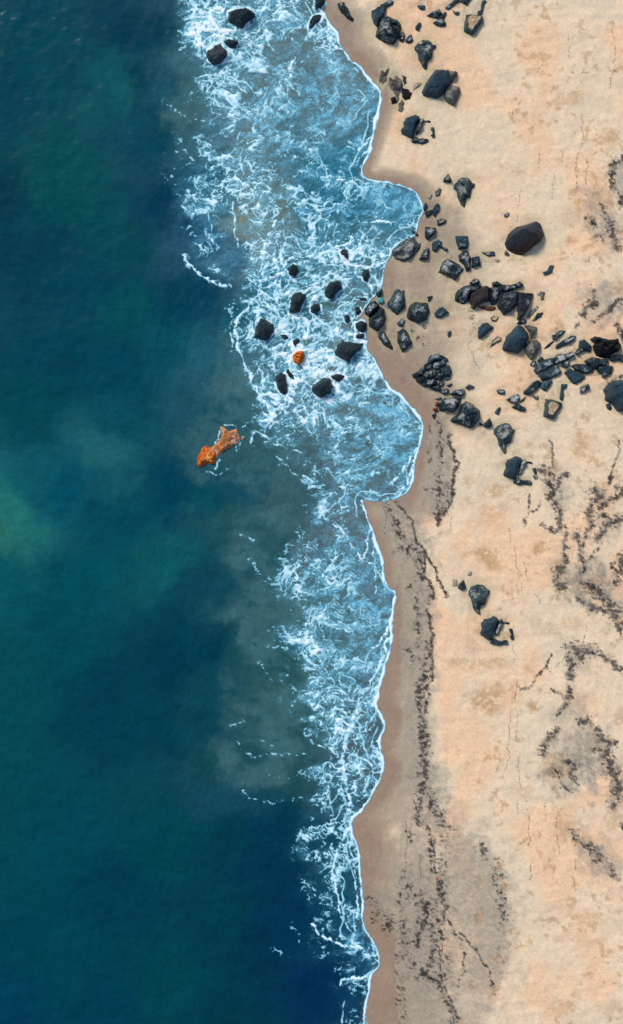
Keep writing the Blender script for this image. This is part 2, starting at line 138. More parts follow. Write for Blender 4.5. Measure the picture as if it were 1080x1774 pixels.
# name, category, group, height, look, label, footprint
ROCKS = [
 ('rock','rock','dark rocks scattered over the sand',0.5,'dark','long dark slab lying on wet sand beside the topmost waterline',
  [(584.4, 5.9), (596.3, 3.6), (603.7, 17.8), (606.7, 25.2), (612.6, 33.2), (608.7, 37.0), (600.7, 32.0), (593.3, 23.7), (587.4, 14.8)]),
 ('boulder','boulder','dark rocks scattered over the sand',1.3,'crust','dark boulder with a white crusted crown below a ledge near the top edge',
  [(658.5, 32.6), (670.4, 28.1), (688.1, 34.1), (695.6, 44.4), (694.1, 62.2), (682.2, 77.0), (667.4, 74.1), (651.1, 63.7), (654.1, 47.4)]),
 ('rock','rock','dark rocks scattered over the sand',0.6,'blue','wedge shaped slab leaning on the upper left of the white crowned boulder',
  [(642.2, 19.3), (658.5, 11.3), (670.4, 14.8), (665.9, 26.7), (654.1, 47.4), (646.7, 38.5)]),
 ('rock','rock','dark rocks scattered over the sand',0.35,'blue','narrow rock pointing up right above the white crowned boulder',
  [(658.5, 8.9), (674.8, 0.9), (685.2, 3.6), (679.3, 9.5), (670.4, 14.2), (661.5, 13.3)]),
 ('rock','rock','dark rocks scattered over the sand',0.4,'dark','small triangular rock just right of the white crowned boulder',
  [(702.4, 69.6), (712.4, 59.3), (716.3, 71.1), (710.4, 76.4), (703.0, 74.7)]),
 ('rock','rock','dark rocks scattered over the sand',0.35,'dark','dark sliver wedged against the right foot of the white crowned boulder',
  [(690.5, 67.6), (697.0, 56.3), (701.5, 57.8), (700.0, 72.6), (694.1, 72.6)]),
 ('rock','rock','dark rocks scattered over the sand',0.3,'blue','small flat blue grey stone alone near the top edge above the skull shaped rock',
  [(723.1, 11.9), (728.1, 8.0), (737.0, 11.9), (735.6, 18.4), (728.1, 18.4)]),
 ('rock','rock','dark rocks scattered over the sand',0.3,'blue','small upright stone midway between the flat stone and the topmost skull shaped rock',
  [(719.3, 48.9), (724.3, 40.9), (729.6, 41.5), (726.1, 53.9), (720.7, 52.7)]),
 ('rock','rock','dark rocks scattered over the sand',0.4,'crust','speckled leaf shaped rock at the top left of the topmost pair of angular rocks',
  [(740.0, 29.0), (748.9, 21.3), (760.7, 17.8), (765.2, 25.2), (757.8, 33.2), (747.4, 31.1)]),
 ('rock','rock','dark rocks scattered over the sand',0.35,'dark','forked dark rock below the speckled leaf shaped rock near the top edge',
  [(749.8, 41.5), (759.3, 35.0), (766.7, 25.2), (774.1, 20.7), (772.6, 26.7), (766.7, 35.6), (774.1, 41.5), (771.1, 46.8), (760.7, 46.8)]),
 ('rock','rock','dark rocks scattered over the sand',0.3,'blue','bar shaped rock running diagonally out of the top edge',
  [(771.7, 14.8), (787.4, 1.5), (795.4, -1.2), (796.6, 3.6), (788.9, 8.9), (777.0, 19.3), (772.3, 18.4)]),
 ('rock','rock','dark rocks scattered over the sand',0.35,'dark','dark wedge cut by the top edge right of the diagonal bar',
  [(797.8, 5.9), (800.7, -5.9), (820.0, -5.9), (808.1, 11.3)]),
 ('rock','rock','dark rocks scattered over the sand',0.2,'blue','tiny hooked stone left of the topmost square rock with a sandy top',
  [(783.0, 19.3), (787.4, 22.2), (793.3, 22.2), (796.3, 23.7), (793.3, 29.0), (787.4, 26.7)]),
 ('rock','rock','dark rocks scattered over the sand',0.7,'sandtop','square dark rock with ochre sand on top near the top edge',
  [(806.7, 27.3), (824.4, 28.1), (837.2, 31.1), (834.8, 40.0), (824.4, 56.3), (817.9, 62.8), (803.7, 56.3)]),
 ('rock','rock','dark rocks scattered over the sand',0.3,'blue','upright bar of rock above the topmost square rock with ochre sand',
  [(825.9, 26.7), (828.0, 20.7), (831.9, 21.3), (834.8, 1.5), (843.7, 1.5), (843.7, 5.9), (837.8, 11.9), (834.5, 28.1)]),
 ('boulder','boulder','dark rocks scattered over the sand',1.3,'navy','navy boulder on sand with a grey boulder at its lower right in the upper part',
  [(756.3, 121.5), (774.1, 123.0), (781.5, 131.9), (785.9, 142.2), (777.0, 151.1), (768.1, 165.9), (757.8, 172.4), (747.4, 168.9), (734.1, 165.9), (731.1, 160.0), (737.0, 145.2), (747.4, 130.4)]),
 ('rock','rock','dark rocks scattered over the sand',0.7,'grey','broken grey slab behind the upper right of the navy boulder in the upper part',
  [(774.1, 122.1), (791.9, 126.8), (791.9, 131.9), (783.6, 144.6), (778.8, 139.3)]),
 ('boulder','boulder','dark rocks scattered over the sand',0.8,'grey','smooth grey boulder touching the lower right of the upper navy boulder',
  [(783.0, 149.6), (796.3, 151.1), (797.8, 161.5), (791.9, 174.8), (787.4, 185.2), (777.0, 180.7), (769.6, 171.9), (769.6, 163.0)]),
 ('rock','rock','dark rocks scattered over the sand',0.2,'sandy','shadow streak modelled as a low sandy stone left of the upper navy boulder',  # low sandy shape added in place of a shadow streak
  [(716.3, 149.6), (720.7, 143.7), (729.6, 142.2), (732.6, 145.8), (723.7, 152.6), (715.4, 157.0)]),
 ('skull_shaped_rock','rock','skull shaped rocks on the sand',0.8,'skull','lowest skull shaped rock on the sand, above the lowest blue broken boulder',
  [(811.1, 1024.4), (817.8, 1015.6), (825.2, 1011.9), (837.0, 1012.3), (841.5, 1017.0), (843.0, 1020.7), (850.1, 1022.2), (848.1, 1027.4), (843.0, 1031.1), (841.5, 1039.3), (840.7, 1045.9), (833.3, 1048.1), (831.9, 1063.0), (828.9, 1064.7), (823.7, 1060.0), (818.5, 1048.1), (816.3, 1036.3), (811.1, 1031.1)]),
 ('skull_shaped_rock','rock','skull shaped rocks on the sand',0.8,'skull','skull shaped rock below the big crusted boulder at mid height',
  [(855.6, 745.9), (862.3, 737.1), (869.7, 733.4), (881.5, 733.8), (886.0, 738.5), (887.5, 742.2), (894.6, 743.7), (892.6, 748.9), (887.5, 752.6), (886.0, 760.8), (885.2, 767.4), (877.8, 769.6), (876.4, 784.5), (873.4, 786.2), (868.2, 781.5), (863.0, 769.6), (860.8, 757.8), (855.6, 752.6)]),
 ('skull_shaped_rock','rock','skull shaped rocks on the sand',0.8,'skull','skull shaped rock on open sand right of the second foam lobe',
  [(785.8, 320.8), (792.5, 312.0), (799.9, 308.3), (811.7, 308.7), (816.2, 313.4), (817.7, 317.1), (824.8, 318.6), (822.8, 323.8), (817.7, 327.5), (816.2, 335.7), (815.4, 342.3), (808.0, 344.5), (806.6, 359.4), (803.6, 361.1), (798.4, 356.4), (793.2, 344.5), (791.0, 332.7), (785.8, 327.5)]),
 ('skull_shaped_rock','rock','skull shaped rocks on the sand',0.8,'skull','topmost skull shaped rock, above the brushy outcrop and upper navy boulder',
  [(718.4, 81.2), (725.1, 72.4), (732.5, 68.7), (744.3, 69.1), (748.8, 73.8), (750.3, 77.5), (757.4, 79.0), (755.4, 84.2), (750.3, 87.9), (748.8, 96.1), (748.0, 102.7), (740.6, 104.9), (739.2, 119.8), (736.2, 121.5), (731.0, 116.8), (725.8, 104.9), (723.6, 93.1), (718.4, 87.9)]),
 ('boulder','boulder','broken blue boulders',1.0,'navy','lowest of three blue boulders with a broken right side',
  [(834.1, 1080.7), (838.5, 1073.3), (844.4, 1071.9), (854.8, 1066.7), (862.2, 1070.4), (863.7, 1074.8), (859.3, 1083.7), (854.8, 1095.6), (851.1, 1107.4), (843.0, 1105.9), (832.6, 1100.0), (831.9, 1094.1), (835.6, 1086.7)]),
 ('rock','rock','fragments of the broken blue boulders',0.6,'crust','white edged flake along the right side of the lowest broken blue boulder',
  [(862.8, 1074.8), (869.6, 1072.6), (871.1, 1077.8), (866.7, 1086.7), (862.2, 1097.0), (857.3, 1100.7), (856.9, 1097.0), (859.9, 1083.7)]),
 ('rock','rock','fragments of the broken blue boulders',0.2,'dark','thin dark finger of stone right of the lowest broken blue boulder',
  [(871.4, 1077.0), (877.0, 1076.3), (882.2, 1079.0), (881.5, 1081.3), (875.6, 1079.6), (871.1, 1079.6)]),
 ('rock','rock','fragments of the broken blue boulders',0.4,'dark','log shaped dark stone below the lowest broken blue boulder',
  [(851.1, 1107.7), (854.8, 1105.9), (862.2, 1108.6), (879.3, 1109.5), (879.3, 1116.3), (863.7, 1116.6), (847.7, 1114.1)]),
 ('rock','rock','fragments of the broken blue boulders',0.25,'crust','small pitted stone on pale sand right of the lowest broken blue boulder',
  [(880.7, 1088.9), (887.4, 1088.1), (888.6, 1097.0), (890.4, 1105.9), (885.9, 1108.1), (882.2, 1103.0), (885.2, 1098.5), (882.2, 1092.6)]),
 ('boulder','boulder','broken blue boulders',1.0,'navy','middle of three blue boulders with a broken right side',
  [(874.6, 803.7), (879.0, 796.3), (884.9, 794.9), (895.3, 789.7), (902.7, 793.4), (904.2, 797.8), (899.8, 806.7), (895.3, 818.6), (891.6, 830.4), (883.5, 828.9), (873.1, 823.0), (872.4, 817.1), (876.1, 809.7)]),
 ('rock','rock','fragments of the broken blue boulders',0.6,'crust','white edged flake along the right side of the middle broken blue boulder',
  [(903.3, 797.8), (910.1, 795.6), (911.6, 800.8), (907.2, 809.7), (902.7, 820.0), (897.8, 823.7), (897.4, 820.0), (900.4, 806.7)]),
 ('rock','rock','fragments of the broken blue boulders',0.2,'dark','thin dark finger of stone right of the middle broken blue boulder',
  [(911.9, 800.0), (917.5, 799.3), (922.7, 802.0), (922.0, 804.3), (916.1, 802.6), (911.6, 802.6)]),
 ('rock','rock','fragments of the broken blue boulders',0.4,'dark','log shaped dark stone below the middle broken blue boulder',
  [(891.6, 830.7), (895.3, 828.9), (902.7, 831.6), (919.8, 832.5), (919.8, 839.3), (904.2, 839.6), (888.2, 837.1)]),
 ('rock','rock','fragments of the broken blue boulders',0.25,'crust','small pitted stone on pale sand right of the middle broken blue boulder',
  [(921.2, 811.9), (927.9, 811.1), (929.1, 820.0), (930.9, 828.9), (926.4, 831.1), (922.7, 826.0), (925.7, 821.5), (922.7, 815.6)]),
 ('boulder','boulder','broken blue boulders',1.0,'navy','topmost of three blue boulders with a broken right side',
  [(698.6, 213.1), (703.0, 205.7), (708.9, 204.3), (719.3, 199.1), (726.7, 202.8), (728.2, 207.2), (723.8, 216.1), (719.3, 228.0), (715.6, 239.8), (707.5, 238.3), (697.1, 232.4), (696.4, 226.5), (700.1, 219.1)]),
 ('rock','rock','fragments of the broken blue boulders',0.6,'crust','white edged flake along the right side of the topmost broken blue boulder',
  [(727.3, 207.2), (734.1, 205.0), (735.6, 210.2), (731.2, 219.1), (726.7, 229.4), (721.8, 233.1), (721.4, 229.4), (724.4, 216.1)]),
 ('rock','rock','fragments of the broken blue boulders',0.2,'dark','thin dark finger of stone right of the topmost broken blue boulder',
  [(735.9, 209.4), (741.5, 208.7), (746.7, 211.4), (746.0, 213.7), (740.1, 212.0), (735.6, 212.0)]),
 ('rock','rock','fragments of the broken blue boulders',0.4,'dark','log shaped dark stone below the topmost broken blue boulder',
  [(715.6, 240.1), (719.3, 238.3), (726.7, 241.0), (743.8, 241.9), (743.8, 248.7), (728.2, 249.0), (712.2, 246.5)]),
 ('rock','rock','fragments of the broken blue boulders',0.25,'crust','small pitted stone on pale sand right of the topmost broken blue boulder',
  [(745.2, 221.3), (751.9, 220.5), (753.1, 229.4), (754.9, 238.3), (750.4, 240.5), (746.7, 235.4), (749.7, 230.9), (746.7, 225.0)]),
 ('rock','rock','dark rocks scattered over the sand',0.4,'dark','small dark triangular stone left of the lowest skull shaped rock',
  [(803.0, 1004.4), (806.7, 1014.1), (808.1, 1018.5), (800.0, 1022.2), (792.6, 1018.8), (794.8, 1012.6)]),
 ('rock','rock','dark rocks scattered over the sand',0.2,'sandy','pale sand coated block up left of the lowest skull shaped rock',
  [(811.1, 991.1), (817.8, 988.1), (817.0, 996.3), (810.4, 997.8)]),
 ('rock','rock','dark rocks scattered over the sand',0.2,'sandy','pale flat stone left of the small dark triangular stone',
  [(784.4, 1003.7), (791.9, 1003.0), (792.3, 1014.1), (784.9, 1015.6)]),
 ('rock','rock','dark rocks scattered over the sand',0.4,'dark','small dark triangular stone left of the skull shaped rock by the second foam lobe',
  [(777.0, 302.0), (783.3, 312.0), (781.7, 316.8), (767.5, 315.8), (769.7, 309.5)]),
 ('rock','rock','dark rocks scattered over the sand',0.25,'grey','grey reddish edged pebble above the cluster at the tip of the second foam lobe',
  [(753.4, 332.5), (761.2, 325.6), (765.9, 327.8), (762.8, 338.8), (754.9, 340.4)]),
 ('rock','rock','dark rocks scattered over the sand',0.2,'sandy','pale pebble left of the reddish edged pebble by the foam lobe tip',
  [(739.2, 342.0), (745.5, 334.1), (750.2, 337.2), (745.5, 346.7)]),
 ('rock','rock','dark rocks scattered over the sand',0.3,'blue','small blue stone touching the tip of the second foam lobe',
  [(733.8, 356.1), (737.6, 349.8), (740.8, 354.5), (738.2, 364.0), (733.5, 364.0)]),
 ('rock','rock','dark rocks scattered over the sand',0.3,'dark','dark stone second from the water in the cluster at the lobe tip',
  [(736.0, 368.1), (748.6, 363.0), (748.6, 370.3), (739.2, 378.2)]),
 ('rock','rock','dark rocks scattered over the sand',0.4,'blue','upright blue leaf shaped stone, rightmost at the lobe tip',
  [(748.9, 364.9), (756.5, 353.0), (761.2, 354.5), (761.2, 365.6), (753.4, 376.6), (750.2, 372.5)]),
 ('rock','rock','dark rocks scattered over the sand',0.35,'dark','flat dark stone below the cluster at the lobe tip',
  [(757.4, 381.9), (764.4, 379.1), (775.4, 381.3), (769.1, 388.2), (759.0, 390.8)]),
 ('rock','rock','dark rocks scattered over the sand',0.6,'dark','dark wedge rock up right of the big flat pooled rock',
  [(736.7, 392.3), (755.9, 395.5), (754.0, 404.9), (740.8, 416.6), (737.0, 411.2)]),
 ('rock','rock','dark rocks scattered over the sand',0.25,'dark','thin dark stone at the waterline above the big flat pooled rock',
  [(713.0, 398.6), (720.3, 400.2), (725.6, 407.1), (722.5, 408.7), (714.0, 403.4)]),
 ('boulder','boulder','dark rocks scattered over the sand',0.9,'pooled','big flat grey boulder with a sand pool at the waterline',
  [(677.8, 434.8), (692.0, 425.4), (707.7, 412.8), (725.0, 411.2), (731.9, 419.1), (723.4, 436.4), (710.8, 450.6), (701.4, 454.4), (687.2, 449.0), (680.3, 442.7)]),
 ('rock','rock','dark rocks scattered over the sand',0.5,'dark','fin shaped dark rock just right of the big flat pooled boulder',
  [(734.5, 433.3), (743.3, 430.1), (742.3, 449.9), (726.6, 449.9)]),
 ('rock','rock','dark rocks scattered over the sand',0.4,'blue','bone shaped pitted rock right of the fin shaped rock',
  [(748.6, 420.7), (759.6, 414.4), (765.9, 419.1), (764.4, 425.4), (775.4, 430.1), (778.5, 434.8), (770.7, 434.8), (761.2, 428.5), (753.4, 437.4), (748.6, 433.3)]),
 ('rock','rock','dark rocks scattered over the sand',0.8,'crust','white streaked angular rock at the lower left of the three stacked blocks',
  [(759.0, 472.6), (767.5, 453.7), (775.4, 445.9), (788.0, 452.2), (803.1, 466.3), (789.6, 486.8), (772.2, 477.3)]),
 ('rock','rock','dark rocks scattered over the sand',0.6,'blue','squared blue block, topmost of the three stacked blocks',
  [(788.6, 409.0), (811.6, 409.0), (810.7, 428.5), (805.3, 432.6), (794.3, 432.6)]),
 ('rock','rock','dark rocks scattered over the sand',0.7,'dark','rounded dark block, middle of the three stacked blocks',
  [(794.3, 442.7), (802.2, 433.9), (811.6, 434.8), (816.3, 447.4), (815.7, 466.3), (808.5, 471.0), (804.4, 461.6), (794.3, 452.2)]),
 ('rock','rock','dark rocks scattered over the sand',0.5,'dark','squared block at the right of the three stacked blocks',
  [(817.3, 446.5), (830.5, 444.3), (832.7, 460.0), (817.3, 465.4)]),
 ('rock','rock','dark rocks scattered over the sand',0.3,'blue','flat arrow shaped stone left of the largest smooth boulder',
  [(833.6, 436.4), (844.7, 437.4), (857.3, 435.5), (858.8, 444.9), (846.2, 444.9), (838.4, 441.1)]),
 ('rock','rock','dark rocks scattered over the sand',0.15,'sandy','tiny sand filled stone between the arrow stone and the largest smooth boulder',
  [(855.1, 451.2), (860.4, 448.4), (866.7, 452.2), (862.0, 455.3), (857.3, 453.7)]),
 ('boulder','boulder','dark rocks scattered over the sand',1.9,'brown','largest smooth boulder, blue black with brown shade painted on its lower side, alone on dry sand',
  [(874.6, 422.2), (880.9, 406.5), (895.0, 393.9), (918.7, 387.6), (928.1, 384.5), (936.0, 389.2), (942.9, 406.5), (936.0, 419.1), (917.1, 433.3), (904.5, 442.7), (888.7, 439.6), (877.7, 433.3)]),
 ('rock','rock','dark rocks scattered over the sand',0.3,'grey','little grey stone at the lower left foot of the largest smooth boulder',
  [(873.6, 437.4), (876.8, 434.2), (883.1, 441.8), (880.9, 445.5), (874.6, 444.9)]),
 ('rock','rock','dark rocks scattered over the sand',0.2,'blue','tiny blue stone on dry sand up left of the largest smooth boulder',
  [(873.0, 373.4), (877.7, 369.3), (882.4, 370.3), (880.9, 375.6), (874.6, 377.5)]),
 ('rock','rock','dark rocks scattered over the sand',0.25,'blue','small bent stone on dry sand below right of the largest smooth boulder',
  [(939.7, 472.6), (947.0, 470.1), (951.7, 461.6), (959.6, 460.7), (954.9, 472.6), (943.8, 478.9), (940.7, 476.4)]),
 ('rock','rock','dark rocks scattered over the sand',0.4,'dark','small dark stone at the waterline left of the faceted blue rock',
  [(652.6, 507.3), (662.0, 500.3), (662.7, 508.8), (657.3, 515.1)]),
 ('boulder','boulder','dark rocks scattered over the sand',0.9,'blue','faceted blue rock with pale specks right of the split boulder',
  [(670.9, 526.1), (684.1, 504.1), (690.4, 499.4), (702.3, 498.4), (701.4, 510.4), (703.9, 529.3), (687.2, 546.6), (674.6, 534.0)]),
 ('boulder','boulder','dark rocks scattered over the sand',1.1,'dark','rounded square dark boulder on wet sand right of the faceted blue rock',
  [(704.5, 548.2), (710.8, 529.3), (720.3, 523.0), (740.8, 526.1), (743.9, 538.7), (739.2, 554.5), (725.0, 560.2), (707.7, 553.9)]),
 ('rock','rock','dark rocks scattered over the sand',0.2,'dark','small dark wedge up right of the rounded square boulder',
  [(740.1, 514.2), (748.6, 512.9), (750.2, 515.1), (742.3, 524.6)]),
 ('rock','rock','dark rocks scattered over the sand',0.5,'blue','low blue rock right of the rounded square boulder',
  [(752.7, 543.5), (761.2, 532.4), (767.5, 531.8), (777.9, 541.3), (762.8, 551.3), (754.0, 549.8)]),
 ('rock','rock','dark rocks scattered over the sand',0.3,'blue','small blue stone just above the coffin shaped rock',
  [(687.8, 559.7), (695.6, 552.8), (701.9, 555.0), (698.3, 566.7), (690.0, 565.3)]),
 ('rock','rock','dark rocks scattered over the sand',0.2,'blue','small upright green grey stone alone in the middle of the wet sand',
  [(776.1, 575.0), (781.7, 573.6), (781.7, 580.6), (778.1, 585.6), (775.6, 581.9)]),
 ('rock','rock','dark rocks scattered over the sand',0.15,'dark','tiny dark stone below the rounded square boulder',
  [(732.2, 565.3), (737.2, 563.9), (738.6, 568.1), (734.4, 570.0)]),
 ('rock','rock','dark rocks scattered over the sand',0.7,'navy','smooth blue heart shaped rock left of the lower navy boulder',
  [(827.5, 583.3), (828.3, 569.4), (834.4, 560.6), (844.2, 558.9), (856.1, 569.4), (845.6, 576.4), (834.4, 586.7), (828.9, 587.5)]),
 ('rock','rock','dark rocks scattered over the sand',0.25,'sandtop','teardrop stone with a sandy middle left of the lower navy boulder',
  [(848.9, 602.2), (853.9, 588.9), (860.8, 582.8), (870.0, 584.7), (867.8, 590.3), (856.7, 597.2)]),
 ('boulder','boulder','dark rocks scattered over the sand',1.4,'navy','speckled navy boulder below the shattered slab outcrop',
  [(869.2, 602.8), (876.1, 586.1), (888.6, 570.8), (896.9, 564.4), (906.7, 568.1), (915.6, 579.2), (914.4, 590.3), (906.7, 602.8), (896.9, 612.5), (880.3, 609.7), (870.6, 608.3)]),
 ('rock','rock','dark rocks scattered over the sand',0.8,'grey','broken grey slab behind the upper right of the speckled navy boulder',
  [(907.2, 565.3), (915.0, 563.9), (930.3, 568.1), (926.1, 577.8), (918.9, 588.3), (916.7, 579.2)]),
 ('boulder','boulder','dark rocks scattered over the sand',0.9,'grey','grey brown boulder at the lower right of the speckled navy boulder',
  [(917.2, 591.1), (928.9, 589.4), (935.8, 595.8), (934.4, 605.6), (926.1, 619.4), (920.6, 625.6), (909.4, 613.9), (907.2, 606.9), (909.4, 598.6)]),
 ('rock','rock','dark rocks scattered over the sand',0.3,'dark','dark stone on top of the upper left shoulder of the speckled navy boulder',
  [(894.2, 561.7), (902.5, 552.8), (911.7, 555.6), (910.8, 559.7), (901.1, 562.5)]),
 ('boulder','boulder','boulders and rocks standing in the surf',1.3,'wet','large black boulder in white surf near the top edge',
  [(397.0, 22.2), (410.4, 17.8), (428.1, 15.4), (441.5, 23.7), (440.0, 31.1), (428.1, 40.0), (420.7, 50.4), (407.4, 45.9), (397.0, 37.0)]),
 ('rock','rock','boulders and rocks standing in the surf',0.6,'wet','low rock ringed by foam between the two upper surf boulders',
  [(386.7, 72.6), (397.0, 68.1), (414.8, 72.6), (410.4, 80.0), (401.5, 84.4), (394.1, 80.0)]),
 ('boulder','boulder','boulders and rocks standing in the surf',1.1,'wetgrey','round grey black boulder at the seaward edge of the upper surf',
  [(360.0, 88.9), (371.9, 80.0), (382.2, 77.6), (394.1, 88.9), (392.6, 99.3), (380.7, 109.6), (371.9, 114.1), (361.5, 105.2), (357.6, 96.3)]),
 ('rock','rock','boulders and rocks standing in the surf',0.7,'wet','dark rock cut by the top edge where foam meets the sand',
  [(546.7, -5.9), (563.0, -5.9), (563.0, 7.4), (557.0, 13.3), (548.1, 15.4), (546.1, 8.9)]),
 ('rock','rock','boulders and rocks standing in the surf',0.35,'wet','half submerged dark rock below the one cut by the top edge',
  [(540.7, 28.1), (552.6, 23.7), (560.0, 25.2), (555.6, 35.6), (542.2, 47.4), (535.4, 49.8), (536.0, 38.5)]),
 ('boulder','boulder','boulders and rocks standing in the surf',0.8,'wet','black rock in foam, uppermost left of the central surf',
  [(497.8, 466.7), (507.3, 456.9), (514.1, 459.3), (518.5, 471.1), (512.6, 477.6), (502.2, 477.6)]),
 ('rock','rock','boulders and rocks standing in the surf',0.15,'wet','faint submerged rock left of the uppermost left surf rock',
  [(463.7, 477.6), (471.1, 471.1), (477.6, 477.6), (469.6, 483.6)]),
 ('rock','rock','boulders and rocks standing in the surf',0.5,'wet','slim pointed rock under the breaking foam crest of the second lobe',
  [(589.6, 435.6), (597.0, 431.1), (603.0, 434.1), (603.6, 452.7), (597.9, 444.4), (591.1, 441.5)]),
 ('rock','rock','boulders and rocks standing in the surf',0.6,'wet','upright half moon rock near the foam edge below the big pooled boulder',
  [(629.6, 468.1), (639.4, 465.2), (640.6, 472.6), (637.0, 488.3), (629.6, 485.9), (627.6, 477.6)]),
 ('boulder','boulder','boulders and rocks standing in the surf',1.0,'wet','angular two faced black boulder in the middle of the central surf',
  [(563.0, 505.2), (570.4, 488.9), (583.7, 485.3), (589.6, 487.4), (593.2, 497.8), (579.3, 514.1), (570.4, 518.5), (564.4, 515.6)]),
 ('boulder','boulder','boulders and rocks standing in the surf',1.0,'wet','tall black boulder left of the small round surf rock',
  [(506.7, 509.6), (520.0, 505.8), (528.9, 511.1), (528.0, 521.5), (518.5, 540.7), (501.3, 542.8), (503.7, 527.4)]),
 ('rock','rock','boulders and rocks standing in the surf',0.7,'wet','small round black rock between the tall boulder and the split boulder',
  [(538.7, 530.4), (545.2, 525.0), (554.1, 528.0), (556.4, 537.8), (545.2, 544.6), (538.4, 540.7)]),
 ('boulder','boulder','boulders and rocks standing in the surf',1.2,'wet','large hexagonal black boulder at the seaward side of the central surf',
  [(444.4, 561.5), (451.9, 551.1), (463.7, 555.6), (473.5, 563.0), (475.6, 574.8), (460.7, 591.1), (440.0, 585.2), (442.1, 571.9)]),
 ('rock','rock','boulders and rocks standing in the surf',0.15,'wet','submerged rock right of the hexagonal boulder',
  [(485.3, 579.3), (494.8, 577.8), (503.7, 588.1), (491.9, 589.6)]),
 ('rock','rock','boulders and rocks standing in the surf',0.25,'wet','low wedge in foam just above the round orange rock',
  [(505.8, 588.7), (518.5, 586.7), (521.5, 591.1), (512.6, 600.9), (508.1, 597.0)]),
 ('rock','rock','boulders and rocks standing in the surf',0.8,'orange','small round orange rock in the white foam of the central surf',
  [(508.1, 613.3), (515.6, 608.0), (525.9, 607.4), (528.9, 616.3), (525.9, 626.7), (517.0, 632.6), (509.0, 626.7), (506.7, 619.3)]),
 ('boulder','boulder','boulders and rocks standing in the surf',0.8,'wet','long upright black rock below left of the round orange rock',
  [(480.0, 651.9), (487.4, 644.4), (494.8, 648.9), (496.3, 663.7), (497.8, 681.5), (490.4, 685.9), (481.5, 672.6), (477.9, 660.7)]),
 ('rock','rock','boulders and rocks standing in the surf',0.3,'wet','narrow slanting rock touching the long upright black rock',
  [(495.4, 643.0), (499.3, 638.5), (509.6, 650.4), (511.1, 657.8), (502.2, 654.8)]),
 ('boulder','boulder','boulders and rocks standing in the surf',1.2,'wet','lowest large black boulder of the central surf',
  [(542.2, 669.6), (551.1, 660.7), (561.5, 654.2), (571.9, 657.2), (579.3, 669.6), (571.9, 681.5), (557.0, 690.4), (546.7, 683.0), (540.7, 675.6)]),
 ('rock','rock','boulders and rocks standing in the surf',0.5,'wet','jagged low rock at the upper right of the lowest surf boulder',
  [(573.3, 651.9), (583.7, 647.4), (599.1, 650.4), (597.0, 654.8), (586.7, 662.2), (576.3, 656.3)]),
 ('boulder','boulder','boulders and rocks standing in the surf',1.2,'wet','large boulder with a pointed right end at the foam edge beside wet sand',
  [(585.2, 598.5), (595.6, 591.1), (611.9, 594.1), (629.6, 595.0), (626.7, 603.0), (611.9, 617.8), (604.4, 626.7), (589.6, 620.7), (580.7, 613.3), (582.2, 605.9)]),
 ('rock','rock','boulders and rocks standing in the surf',0.5,'wet','small upright rock left of the stepped pair by the split boulder',
  [(596.1, 548.1), (603.0, 544.3), (607.4, 551.1), (603.0, 561.5), (598.5, 558.5)]),
 ('rock','rock','boulders and rocks standing in the surf',0.4,'wet','little half hidden rock at the left foot of the split boulder',
  [(616.3, 533.3), (620.7, 530.4), (626.7, 539.3), (620.7, 546.7), (616.3, 542.2)]),
 ('rock','rock','boulders and rocks standing in the surf',0.3,'wet','thin flat rock in the water above the split boulder',
  [(622.2, 515.6), (635.6, 516.4), (635.6, 521.5), (626.7, 520.9)]),
 ('rock','rock','boulders and rocks standing in the surf',0.7,'wet','squarish rock below left of the split boulder',
  [(615.7, 560.0), (626.7, 555.6), (635.6, 560.0), (634.1, 574.2), (626.7, 576.3), (616.3, 568.9)]),
 ('rock','rock','boulders and rocks standing in the surf',0.4,'wet','low rock directly under the squarish rock at the waterline',
  [(616.3, 579.9), (623.7, 577.8), (632.6, 578.4), (631.1, 583.7), (619.3, 587.3), (616.3, 585.2)]),
 ('rock','rock','dark rocks scattered over the sand',0.5,'dark','small dark triangle above the round turquoise float',
  [(651.9, 507.3), (662.2, 500.7), (662.2, 509.6), (657.8, 515.6), (652.4, 512.0)]),
 ('rock','rock','dark rocks scattered over the sand',0.5,'dark','long jagged dark rock on wet sand below the split boulder',
  [(655.4, 577.8), (666.7, 574.2), (671.1, 583.7), (677.0, 594.1), (683.0, 603.0), (678.5, 606.8), (672.6, 601.5), (663.7, 595.6), (656.3, 585.2)]),
 ('boulder','boulder','dark rocks scattered over the sand',0.9,'dark','coffin shaped dark rock on wet sand below the small blue stone',
  [(688.9, 574.8), (699.3, 568.9), (706.7, 577.8), (716.1, 594.1), (697.8, 611.0), (691.9, 601.5), (688.9, 589.6)]),
 ('rock','rock','boulders and rocks standing in the surf',0.25,'orangepale','small pale pebble at the right tip of the orange reef',
  [(417.5, 758.3), (420.8, 755.0), (425.0, 757.5), (422.5, 762.5), (418.3, 761.7)]),
 ('boulder','boulder','dark rocks scattered over the sand',1.4,'crust','big dark boulder with a white crusted crown at mid height',
  [(791.5, 719.4), (798.5, 703.1), (806.2, 694.9), (819.4, 700.2), (831.5, 711.0), (832.0, 724.3), (824.3, 736.3), (816.6, 742.3), (800.2, 737.5), (780.4, 729.6), (786.9, 723.1)]),
 ('boulder','boulder','dark rocks scattered over the sand',0.9,'crust','flat topped slab left of the mid height white crowned boulder',
  [(761.7, 697.8), (768.9, 690.6), (788.1, 687.4), (802.1, 688.6), (796.8, 700.2), (790.8, 711.7), (786.2, 714.1), (776.1, 712.2), (760.5, 712.2)]),
 ('rock','rock','dark rocks scattered over the sand',0.6,'blue','pointed slab above the mid height white crowned boulder',
  [(778.5, 683.3), (791.8, 674.9), (802.6, 673.7), (805.5, 674.2), (804.0, 683.3), (799.7, 687.2), (790.6, 685.3)]),
